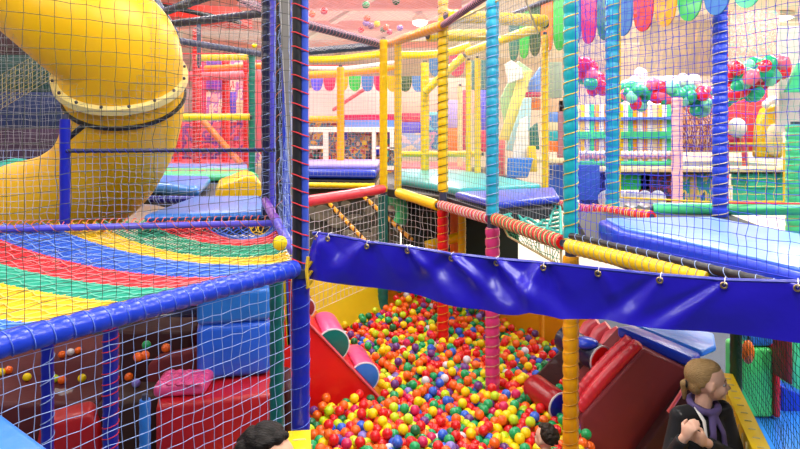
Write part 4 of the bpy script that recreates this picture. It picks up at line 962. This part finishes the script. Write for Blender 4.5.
MU4 = mural('lilac', ['#b0a8d0', '#d8b8c8', '#8fa8d8', '#e0c8a8', '#c090b8'], 3)
MU5 = mural('pinkstruct', ['#e05a78', '#f0a0a0', '#a868b8', '#f0d0b8', '#d84058', '#8a70c0'], 4, (1, 1, .6))

def board(label, px0, px1, py0, py1, Y, m, th=.08, name='painted_board', cat='board', group=None, tilt=0, bevel=.012):  # boards float where placed; no mounts are built
    a, b, c, d = W(px0, py0, Y), W(px1, py0, Y), W(px1+tilt, py1, Y), W(px0+tilt, py1, Y)
    return chunk(name, [a, b, c, d], V(0, th, 0), m, None, bevel, label, cat, group, seg=2)
PBG = 'painted boards behind the climbing frame'
# -- dark wall under the middle decks, with rock mural
ROCK = mat('rock_mural', '#5c5a52', .8, .3, 6, .6, 3)
o = thing('mural_board', 'grey rock mural board under the platforms behind the black net', 'board', W(300, 262, 9.35), PBG)
MB().prism([V(-1.5, 9.4, 0), V(.0, 9.3, 0), V(.0, 9.3, 1.78), V(-1.5, 9.4, 1.78)], (0, .06, 0)).build('board_panel', ROCK, o)
mb = MB()
for q in range(30): mb.ell(W(308+random.random()*90, 200+random.random()*45, 9.33), V(.05+.08*random.random(), .012, .04+.05*random.random()), 9, 6)
mb.build('stone_relief', mat('stone_pale', '#9a9384', .8, .2, 8, .3, 4), o)
chunk('mural_board', [V(.02, 9.2, 0), V(1.6, 8.7, 0), V(1.6, 8.7, 1.76), V(.02, 9.2, 1.76)], V(.02, .06, 0), mat('dark_mural', '#23302a', .7, 0, 1, .5, 3), None, .01, 'dark green mural board below the teal mats', 'board', PBG)
for (a, b, lab) in ((W(327, 201, 8.6), W(368, 244, 8.1), 'orange and black rope slanting down beneath the red tube'), (W(361, 194, 8.6), W(412, 240, 8.0), 'orange and black rope slanting behind the green post')):
    o = thing('climbing_rope', lab, 'rope', b, 'slanting ropes under the platforms'); MB().tube([a, b], .027, 8).build('rope_core', ORY, o); helix_mb(a, b, .026, .12, .016, 0, 10).build('rope_winding', mat('rope_brown', '#5a3316', .8), o)
o = thing('inflatable_arm', 'green and white padded sleeve bent under the platform', 'padding', W(399, 228, 8.9))
MB().tube(spath([W(388, 199, 8.8), W(398, 201, 8.8), W(402, 212, 8.8), W(399, 224, 8.8)], 6), [.09]*18+[.06], 12).build('green_sleeve', LGREEN, o)
MB().tube([W(375, 195, 8.85), W(397, 195, 8.85)], .06, 12).build('white_bar', WHITE, o); MB().ell(W(392, 205, 8.95), V(.12, .06, .10), 14, 10).build('white_collar', WHITE, o); MB().ell(W(398, 228, 8.8), V(.05, .05, .06), 10, 8).build('white_cuff', WHITE, o)
o = thing('padded_rail', 'yellow rail low between the red and orange posts', 'rail', W(426, 247, 7.6), RAILG); MB().tube([W(426, 246, 7.6), W(462, 236, 7.7)], .06, 10).build('foam_sleeve', YEL, o)
pole('orange post behind the red post under the platform', *P(455, 7.9, 1.0, DECK-.1), .06, ORANGE, None)
pole('yellow post right of the orange post under the platform', *P(462, 7.6, 1.0, DECK-.1), .045, YEL, CTAN)
# -- left background: red and pink play tower
pole('red post nearest the slide on the far platform', *P(178, 11.8, DECK, 3.8), .07, RED, CP)
pole('red post with pale cords behind the far platform', *P(197, 11.3, DECK, 4.4), .075, RED, CW, .07)
pole('red post in the middle of the pink play tower', *P(226, 11.6, DECK, 4.0), .07, RED, CP)
pole('red post beside the teal post in the play tower', *P(246.5, 11.4, DECK, 4.0), .06, RED, CP)
rail('orange rail slanting down across the pink play tower', W(203, 121, 11.2), W(241, 164, 11.0), .055, ORANGE, None)
rail('pink rail high across the play tower', W(175, 77, 11.5), W(262, 75, 11.4), .075, SALMON, CP)
rail('salmon rail above the pink rail of the play tower', W(205, 69, 11.6), W(262, 66, 11.4), .06, ORANGE, None)
rail('yellow rail along the top of the play tower', W(197, 58, 10.5), W(250, 57, 10.4), .05, YEL, CTAN)
for k, (x0, x1, y0, y1, m, Y, lab) in enumerate(((170, 192, 88, 166, GREY, 12.9, 'grey board behind the slide flange'), (192, 206, 60, 166, CRIM, 12.8, 'crimson board behind the red corded post'), (206, 224, 60, 90, PURPLE, 12.75, 'purple board high in the pink play tower'), (206, 225, 90, 166, MU5, 12.8, 'salmon and purple board in the pink play tower'),
        (226, 236, 92, 118, VIOLET, 12.5, 'violet board in the pink play tower'), (226, 262, 60, 166, MU5, 12.95, 'pink patterned board at the right of the play tower'), (236, 246, 100, 118, CREAM, 12.5, 'small cream board beside the violet board'), (255, 266, 70, 152, SALMON, 11.0, 'salmon pink board beside the dark corner posts'))):
    board(lab, x0, x1, y0, y1, Y, m, group=PBG)
board('crimson board low behind the orange slanting rail', 172, 246, 122, 164, 12.6, MU1, group=PBG)
duct = MB().prism([W(163, 2, 12.5), W(238, 8, 12.5), W(238, 20, 12.5), W(163, 16, 12.5)], (0, 1.2, 0)).build('roof_panel', BEAMR, loc=W(200, 16, 12.5)); tag(duct, 'bright red roof panel under the ceiling at the upper left', 'panel')
for a, b, lab in ((W(156, 0, 9), W(176, 34, 9), 'dark strut hanging beside the slide'), (W(238, -4, 6.3), W(262, 10, 5.9), 'dark strut slanting to the corner posts at the top'), (W(199, 20, 9.5), W(199, 66, 9.5), 'slim blue grey upright under the dark roof beams'), (W(150, 3, 12.2), W(240, 22, 12.2), 'black strut crossing the red roof panel')):
    beam(lab, a, b, .045 if 'slim' not in lab else .03, STEEL if 'black' not in lab else BLACK, None)
# -- far left: dark mural boards behind the slide
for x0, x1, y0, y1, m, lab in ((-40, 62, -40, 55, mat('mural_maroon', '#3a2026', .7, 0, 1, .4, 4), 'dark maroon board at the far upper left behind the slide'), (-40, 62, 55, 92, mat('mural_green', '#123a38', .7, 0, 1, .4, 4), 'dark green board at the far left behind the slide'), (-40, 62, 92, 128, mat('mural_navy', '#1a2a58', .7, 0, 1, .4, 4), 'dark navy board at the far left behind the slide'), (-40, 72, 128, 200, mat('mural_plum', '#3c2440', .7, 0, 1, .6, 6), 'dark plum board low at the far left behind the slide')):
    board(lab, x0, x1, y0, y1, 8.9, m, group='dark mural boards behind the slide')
for px, py in ((45, 120), (50, 128), (56, 114)):
    pass
# -- middle background: play house with white frame
o = thing('play_house', 'pale pink play house with white framed windows behind the lavender mat', 'house', W(350, 176, 13.2))
MB().prism([W(306, 118, 13.2), W(402, 114, 13.2), W(402, 86, 13.2), W(350, 74, 13.2), W(306, 90, 13.2)], (0, .5, 0)).build('gable', mat('gable_pink', '#f0c4bc', .7, 0, 1, .05), o)
MB().prism([W(306, 178, 13.4), W(402, 178, 13.4), W(402, 114, 13.4), W(306, 118, 13.4)], (0, .1, 0)).build('back_panel', MU2, o)
MB().prism([W(344, 120, 13.15), W(402, 120, 13.15), W(402, 114, 13.15), W(344, 115, 13.15)], (0, .1, 0)).build('fascia', CRIM, o)
MB().prism([W(345, 127, 13.12), W(402, 127, 13.12), W(402, 120, 13.12), W(345, 120, 13.12)], (0, .08, 0)).build('blue_band', PALEBLUE, o)
fr = o
for x0, x1, y0, y1 in ((306, 402, 127, 132), (323, 328, 132, 176), (372, 376, 132, 176), (306, 323, 146, 149), (376, 394, 147, 149), (390, 394, 132, 150), (306, 402, 166, 170)):
    MB().prism([W(x0, y1, 13.1), W(x1, y1, 13.1), W(x1, y0, 13.1), W(x0, y0, 13.1)], (0, .1, 0)).build('frame_bar', WHITE, o)
cc = [CRIM, BLUE, YEL, TEAL, ORANGE, PURPLE, TAN, NAVY, GREY, RED]
for k in range(22):
    x = 308+random.random()*84; y = 135+random.random()*30
    MB().box(W(x, y, 13.3), (.08+.12*random.random(), .06, .08+.14*random.random())).build('shelf_block', cc[k % 10], o, bevel=.01)
rail('pink rail slanting up across the play house gable', W(333, 110, 12.6), W(368, 87, 12.5), .035, SALMON, None)
# -- mural boards beyond the yellow posts
for x0, x1, y0, y1, m, Y, lab, tl in ((402, 420, 113, 122, CRIM, 12.5, 'crimson board between the yellow posts', 0), (402, 421, 122, 133, VIOLET, 12.5, 'violet board between the yellow posts', 0), (402, 422, 133, 156, MU4, 12.5, 'lilac grey board between the yellow posts', 0), (402, 478, 78, 113, mat('board_rose', '#f0bcae', .7, 0, 1, .12, 2), 13.2, 'pale pink board high behind the yellow posts', 0),
        (428, 441, 112, 150, mural('aqua', ['#4aa8b8', '#7ac0c8', '#3a7ab0', '#c890b8', '#58b0a0'], 4), 12.4, 'aqua board behind the yellow and red post', 0), (447, 458, 100, 128, LAV, 12.4, 'lavender board right of the yellow and red post', 0), (447, 458, 128, 152, ORANGE, 12.4, 'orange board right of the yellow and red post', 0), (461, 467, 90, 150, CRIM, 12.4, 'crimson upright board beside the slim yellow posts', 0),
        (470, 492, 60, 90, mat('board_dkteal', '#3a6a6a', .6, 0, 1, .4), 12.6, 'dark teal board left of the teal and pink post', 0), (480, 492, 90, 130, VIOLET, 12.5, 'violet blue board left of the teal and pink post', 0), (480, 492, 130, 152, CRIM, 12.4, 'magenta board left of the teal and pink post', 0),
        (498, 505, 140, 178, SALMON, 9.9, 'salmon upright board right of the teal and pink post', 0)):
    board(lab, x0, x1, y0, y1, Y, m, group=PBG, tilt=tl)
# tilted padded panels
SAGE = vinyl('sage', '#a8cfa0', .6); BUTTER = vinyl('butter', '#ecd978', .6); ICE = vinyl('ice_blue', '#a9cfd6', .6)
for poly, m, lab, Y in (([(500, 100), (518, 60), (532, 70), (508, 145)], SAGE, 'sage green padded panel leaning right of the teal post', 10.2), ([(499, 140), (520, 72), (533, 70), (512, 140)], BUTTER, 'butter yellow padded panel leaning beside the sage panel', 10.0), ([(506, 150), (524, 98), (532, 98), (530, 130), (516, 152)], ICE, 'ice blue padded panel leaning below the butter panel', 9.85),
        ([(505, 64), (512, 60), (522, 68), (524, 78), (508, 84)], WHITE, 'white padded shape at the top of the leaning panels', 9.9), ([(520, 120), (528, 116), (529, 158), (514, 164), (512, 156)], WHITE, 'white padded upright beside the butter panel', 9.7), ([(530, 128), (538, 122), (540, 150), (530, 148)], DKTEAL, 'dark green padded panel left of the yellow post', 9.7), ([(528, 146), (536, 146), (538, 172), (528, 172)], YEL, 'yellow padded block low left of the yellow post', 9.6),
        ([(507, 178), (508, 158), (534, 158), (528, 178)], LBLUE, 'blue padded block at the foot of the leaning panels', 9.5), ([(527, 84), (541, 66), (541, 92), (529, 92)], PALEBLUE, 'pale blue padded panel high left of the yellow post', 10.2), ([(522, 92), (541, 92), (541, 97), (522, 97)], CRIM, 'crimson strip below the pale blue panel', 10.1), ([(526, 98), (541, 98), (541, 110), (530, 110)], ORANGE, 'orange padded panel below the crimson strip', 10.2)):
    chunk('leaning_pad', [W(x, y, Y) for x, y in poly], V(0, .07, 0), m, None, .02, lab, 'pad', 'leaning padded panels')  # tilted pads float in place, nothing holds them
for x0, x1, y0, y1, m, lab in ((548, 562, 62, 98, mat('board_moss', '#9aa890', .6, 0, 1, .3), 'moss grey board between the yellow post and the near laced post'), (548, 566, 98, 112, mat('board_peach', '#e8b890', .6, 0, 1, .3), 'peach board between the yellow post and the near laced post'), (549, 558, 112, 122, PALEBLUE, 'pale blue board right of the yellow post'), (549, 558, 122, 131, CREAM, 'cream board right of the yellow post'), (549, 558, 131, 141, TEAL, 'teal board right of the yellow post'), (549, 558, 141, 152, ORANGE, 'orange board right of the yellow post'), (558, 568, 100, 165, mat('board_mauve', '#a8707a', .6, 0, 1, .4), 'mauve upright board beside the near laced post'), (546, 600, 165, 200, mat('board_blue', '#2a58b8', .6, 0, 1, .4), 'blue board low behind the near laced post')):
    board(lab, x0, x1, y0, y1, 10.6, m, group=PBG)
board('pale rail board over the low blue board', 528, 580, 158, 163, 10.4, CREAM, group=PBG)

# -- right background: far play booth, counter and striped wall
o = thing('far_platform', 'far platform with a cream edge across the right background', 'platform', W(680, 176, 11.6), 'platforms of the climbing frame')
MB().prism([V(3.1, 11.5, 1.84), V(7.4, 11.5, 1.84), V(7.4, 14, 1.84), V(3.1, 14, 1.84)], (0, 0, .09)).build('deck_board', DECKM, o, smooth=False)
MB().tube([V(3.05, 11.45, 1.93), V(7.4, 11.45, 1.93)], .055, 12).build('cream_edge', CREAM, o)
MB().tube([V(3.05, 11.46, 2.035), V(5.0, 11.46, 2.035)], .04, 10).build('teal_edge', LGREEN, o)
mb = MB()
for k in range(22): mb.ell(V(3.2+k*.083, 11.5, 2.17), (.055, .06, .075), 9, 7)
o2 = thing('frilled_cloth', 'pink and white frilled garland along the far platform edge', 'garland', V(4.1, 11.5, 2.09)); mb.build('pink_frill', mat('frill_pink', '#f2a9b4', .6), o2)
mb = MB()
for k in range(21): mb.ell(V(3.24+k*.083, 11.47, 2.21), (.045, .05, .05), 9, 7)
mb.build('white_frill', WHITE, o2)
o = thing('striped_wall', 'yellow and white striped booth wall on the far platform', 'wall panel', V(4.2, 12.6, 2.0))
xs = [3.25+.095*i for i in range(24)]; sm = [ORY, WHITE, CREAM, YEL, WHITE, LGREEN, ORY, WHITE]
for k, x in enumerate(xs[:-1]): MB().box(V(x+.046, 12.6, 2.55), (.092, .06, 1.15)).build('stripe_board', sm[k % 8], o, bevel=.008)
MB().box(V(4.3, 12.55, 2.52), (2.2, .04, .14)).build('teal_band', LGREEN, o)
MB().box(V(4.3, 12.54, 2.85), (2.2, .04, .05)).build('dark_band', PALEBLUE, o)
pole('pale pinkish grey post at the right end of the striped wall', *P(677, 11.3, 1.2, 3.2), .09, PALEPINK, CP)
for x0, x1, y0, y1, m, lab in ((580, 618, 174, 206, NAVY, 'dark blue board under the far platform by the cyan post'), (618, 650, 174, 190, GREEN, 'green board under the far platform right of the cyan post'), (640, 672, 174, 206, mural('darkred', ['#3a141c', '#7a2030', '#28304a', '#a03848', '#2a5a58'], 6), 'dark red board under the far platform'), (680, 690, 174, 206, MU3, 'petrol blue board under the far platform'), (690, 697, 174, 206, TAN, 'tan board under the far platform beside the petrol boards'), (697, 713, 174, 206, MU3, 'dark petrol board left of the blue post under the far platform'), (724, 733, 186, 204, WHITE, 'white board just right of the blue post foot'), (733, 790, 174, 206, mat('board_seagreen', '#2fb08e', .5, 0, 1, .25, 3), 'sea green board under the far platform at the right'), (748, 775, 172, 188, mat('board_seagreen2', '#35c59a', .5, 0, 1, .25, 3), 'light sea green board at the right under the cream edge')):
    board(lab, x0, x1, y0, y1, 11.75 if 'just' not in lab and 'light sea' not in lab else 11.68, m, group=PBG)
# clear plastic bags of the counter
CLEAR = mat('clear_plastic', '#e8ecf6', .35, 0, 10, 0, trans=.85)
mb = MB()
for k in range(5): mb.ell(W(606+k*13, 199, 8.0), V(.10, .10, .11), 12, 8)
tag(mb.build('plastic_cover', CLEAR, loc=W(632, 205, 8.0)), 'clear scalloped plastic cover lying behind the cyan post', 'cover')
slab('low platform holding the clear plastic cover', [(2.4, 7.6), (3.5, 7.6), (3.5, 8.6), (2.4, 8.6)], 1.52, 1.64, NAVY, .03, name='foam_mat', cat='mat')
# red seating and a plain yellow stand-in for a cartoon figure on the far platform
board('red padded back board on the far platform right of the blue post', 722, 768, 86, 152, 12.6, mat('vinyl_coral', '#e8434a', .5, 0, 1, .2), th=.15, name='padded_board', group=PBG)
board('dark red grid board left of the blue post on the far platform', 682, 716, 104, 152, 12.6, mural('brick', ['#b04a48', '#d8a060', '#7a3a48', '#e0c0a0', '#a83838'], 14, (1.6, 1, .4)), group=PBG)
board('sandy board high behind the striped wall', 640, 716, 20, 76, 14.5, mural('sand', ['#e0c088', '#d8c4a0', '#c8b898', '#e8cc90'], 2, (2, 1, .5)), name='hanging_banner', cat='banner', th=.04)
board('dusty red and green patterned board at the upper right', 730, 780, 10, 64, 13.0, mural('dusty', ['#b8a890', '#98b0a0', '#c89080', '#c8b8a0', '#a86a60'], 9), name='hanging_banner', cat='banner', th=.04)
board('pale grey board at the right edge of the photo', 779, 830, 26, 132, 11.0, mat('board_pale', '#dcd2cc', .6, 0, 1, .05), group=PBG)
o = thing('shell_chair', 'white shell chair with a pink stem on the far platform', 'chair', W(744, 168, 11.9))
MB().ell(W(737, 128, 11.9), V(.17, .15, .19), 18, 12).build('seat', WHITE, o); MB().tube(spath([W(740, 136, 11.9), W(744, 150, 11.9), W(745, 168, 11.9)], 5), .05, 10).build('stem', SALMON, o)
MB().ell(W(731, 140, 11.95), V(.12, .10, .12), 14, 10).build('cushion', CRIM, o)
o = thing('figure_stand_in', 'tall plain yellow padded stand-in for a cartoon figure with white scalloped edge', 'seat', W(771, 158, 11.8))
MB().prism([W(758, 158, 11.8), W(760, 125, 11.8), W(766, 108, 11.8), W(780, 104, 11.8), W(784, 125, 11.8), W(784, 158, 11.8)], (0, .25, 0)).build('body_pad', YEL, o, bevel=.06, seg=4)
mb = MB()
for k in range(9): mb.ell(W(766+k*2.6, 100+ (k-3)**2*.5, 11.75), V(.075, .07, .075), 9, 7)
mb.build('scalloped_edge', WHITE, o)
MB().ell(W(774, 140, 11.72), V(.16, .09, .30), 14, 10).build('front_pad', CREAM, o)
pole('light green padded column at the right edge of the photo', *P(797, 7.2, DECK-.8, 2.72), .11, LGREEN, CR)
o = chunk('triangle_pad', [W(786, 92, 10.5), W(800, 62, 10.5), W(815, 92, 10.5)], V(0, .1, 0), LGREEN, None, .02, 'light green triangular pad at the right edge of the photo', 'pad')  # triangle floats free, without any hanger
# -- balloon garlands
BAL = {c: mat('balloon_'+c, h, .18, 0, 1, 0, coat=.3) for c, h in (('red', '#e81f3a'), ('green', '#1fae78'), ('white', '#f4eef0'), ('mint', '#7fe0b8'), ('pink', '#f26a86'))}
BALM = {}
def balloon(c, p, lab, grp, r=.13):
    if c not in BALM:
        mb = MB(); mb.ell((0, 0, 0), (1, 1, 1.14), 16, 11); mb.tube([(0, 0, -1.08), (0, 0, -1.16), (0, 0, -1.24)], [.10, .07, .14], 8)
        o = mb.build('balloon', BAL[c]); BALM[c] = o.data; 
    else:
        o = bpy.data.objects.new('balloon', BALM[c]); C.objects.link(o)
    o.location = p; o.scale = (r,)*3; o.rotation_euler = (random.uniform(-.7, .7), random.uniform(-.7, .7), 0); tag(o, lab, 'balloon', grp); return o
rb = random.Random(11)
for gname, pts, cs, Y, n in (('balloon garland left of the cyan post', [(582, 66), (592, 76), (600, 90)], ['green', 'red', 'pink', 'green', 'red', 'red'], 11.2, 24), ('balloon garland over the striped wall', [(622, 92), (640, 98), (662, 90), (680, 96), (700, 103), (714, 96)], ['green', 'red', 'mint', 'pink', 'red', 'green'], 11.6, 62), ('white balloon row over the striped wall', [(626, 80), (645, 78), (665, 80), (690, 88), (706, 92)], ['white'], 11.9, 14), ('balloon garland right of the blue post', [(726, 78), (745, 74), (765, 70), (784, 72)], ['red', 'green', 'pink', 'red', 'mint'], 10.4, 44), ('lower balloon garland right of the blue post', [(726, 93), (745, 90), (762, 86)], ['red', 'green', 'red'], 10.6, 22)):
    for k in range(n):
        t_ = k/(n-1)*(len(pts)-1); i = min(int(t_), len(pts)-2); u = t_-i
        x = pts[i][0]*(1-u)+pts[i+1][0]*u; y = pts[i][1]*(1-u)+pts[i+1][1]*u; c = cs[rb.randrange(len(cs))]
        balloon(c, W(x+rb.uniform(-3, 3), y+(rb.uniform(-9, 9) if n > 12 else rb.uniform(-1, 1)), Y+rb.uniform(-.25, .25)), '%s balloon in the %s' % (c, gname), gname, .095+.03*rb.random())
# -- scalloped valances
def tab(label, cpx, pts_bot, a, b, h, m, th=.012, grp='scalloped banner tabs'):
    a, b = Vector(a), Vector(b); out = [a, b]; k = 12
    for i in range(k+1):
        t_ = i/k; p = b.lerp(a, t_); out.append(p+V(0, 0, -h+.17*(1-math.sqrt(max(0, 1-(2*t_-1)**2))) - .0))
    d = (b-a).normalized(); n = V(-d.y, d.x, 0)
    chunk('valance_tab', out, n*th, m, None, 0, label, 'banner', grp)
vd = V(-.26, .966, 0); v0 = V(2.62, 4.62, ROOF+.45)
vc = [(GREEN, 'green'), (LGREEN, 'mint green'), (GREEN, 'green'), (ORANGE, 'orange'), (RED, 'red'), (BLUE, 'blue')]
mc = {'teal': DKTEAL, 'blue': mat('vinyl_steelblue', '#2f74b8', .5), 'red': RED, 'orange': ORY, 'green': GREEN, 'violet': VIOLET, 'crimson': CRIM, 'light': LGREEN, 'dark': DKGREEN, 'dorange': ORANGE}
seq = [('light', 'mint banner tab right of the blue post'), ('blue', 'blue banner tab right of the blue post'), ('green', 'green banner tab left of the blue post'), ('orange', 'orange banner tab beside the green tab'), ('red', 'red banner tab above the oval ceiling light'), ('blue', 'blue banner tab right of the cyan post'), ('teal', 'teal banner tab behind the cyan post'), ('crimson', 'crimson banner tab left of the cyan post'), ('blue', 'blue banner tab behind the near laced post'),
       ('green', 'bright green banner tab left of the near laced post'), ('dorange', 'orange banner tab right of the yellow post'), ('dark', 'dark green banner tab left of the yellow post'), ('green', 'green banner tab farther along the row'), ('teal', 'teal banner tab at the far end of the row')]
for k, (c, lab) in enumerate(seq):
    a = v0+vd*(.31*k); b = a+vd*.29; tab(lab, 0, 0, b, a, .62, mc[c])
o = beam('slim pole carrying the scalloped banner tabs', v0+vd*(-.1)+V(.0, 0, .02), v0+vd*4.6+V(0, 0, .02), .03, STEEL, None)
for k, (c, lab) in enumerate((('violet', 'pale violet banner tab beside the corner post'), ('crimson', 'crimson banner tab second from the corner post'), ('orange', 'orange banner tab third from the corner post'), ('green', 'green banner tab fourth from the corner post'), ('blue', 'blue banner tab fifth from the corner post'), ('crimson', 'crimson banner tab left of the paired yellow posts'), ('orange', 'orange banner tab between the paired yellow posts'), ('dark', 'dark green banner tab right of the paired yellow posts'), ('blue', 'navy banner tab left of the yellow brace'))):
    a = W(311+k*12.6, 76, 12.6-k*.08); b = a+V(.235, -.02, 0); tab(lab, 0, 0, a, b, .30, mc[c], grp='far scalloped banner tabs')
for x, c, lab in ((429, 'blue', 'blue banner tab behind the yellow brace'), (449, 'crimson', 'crimson banner tab behind the yellow brace')):
    a = W(x, 52, 10.8); tab(lab, 0, 0, a, a+V(.26, -.02, 0), .42, mc[c], grp='banner tabs over the yellow brace')

# ================================================================== put the balls into the pit
dg = bpy.context.evaluated_depsgraph_get(); dg.update(); sc = bpy.context.scene
X0, X1, Y0, Y1 = 300, 640, 270, 449; cell = 1
zb = np.full((Y1-Y0, X1-X0), 1e9); idb = np.full((Y1-Y0, X1-X0), -1, int)
for i, (x, y, z, c) in enumerate(PITBALLS):
    px, py, rr = 400+F*x/y, HZ+F*(H-z)/y, F*R/y
    for yy in range(max(Y0, int(py-rr)), min(Y1, int(py+rr)+2)):
        for xx in range(max(X0, int(px-rr)), min(X1, int(px+rr)+2)):
            if (xx-px)**2+(yy-py)**2 < rr*rr and y < zb[yy-Y0, xx-X0]: zb[yy-Y0, xx-X0] = y; idb[yy-Y0, xx-X0] = i
cnt = {}
cl = Vector((0, 0, H))
for yy in range(0, Y1-Y0, 2):
    for xx in range(0, X1-X0, 2):
        i = idb[yy, xx]
        if i < 0: continue
        d = Vector(((xx+X0-400)/F, 1, -(yy+Y0-HZ)/F)); d.normalize(); hit, loc, *_ = sc.ray_cast(dg, cl, d)
        if hit and loc.y < zb[yy, xx]-.06: continue
        cnt[i] = cnt.get(i, 0)+1
top300 = set(sorted(cnt, key=lambda i: -cnt[i])[:300])
GP = 'balls in the ball pit'
for i in sorted(top300):
    x, y, z, c = PITBALLS[i]; ball(c, (x, y, z), r=R, label='glossy %s plastic ball among the nearest balls of the pit' % c, group=GP)
bm = bmesh.new(); bmesh.ops.create_icosphere(bm, subdivisions=2, radius=R); iv = np.array([v.co[:] for v in bm.verts]); bm.verts.ensure_lookup_table(); jf = np.array([[v.index for v in f.verts] for f in bm.faces]); bm.free()
rest = [b for i, b in enumerate(PITBALLS) if i not in top300]; cols = list(BM)
cen = np.array([b[:3] for b in rest]); vv = (cen[:, None]+iv[None]).reshape(-1, 3); ff = (jf[None]+(np.arange(len(rest))*len(iv))[:, None, None]).reshape(-1, 3)
mi = np.repeat(np.array([cols.index(b[3]) for b in rest]), len(jf))
ro = mesh_np('ball_pit_balls', vv, ff, [BM[c] for c in cols], mi, base=Vector((.4, 6.4, .3)))
tag(ro, 'mass of colourful plastic balls filling the farther ball pit', 'balls', None, 'stuff')

for ob in bpy.data.objects:
    if '_b' in ob: del ob['_b']
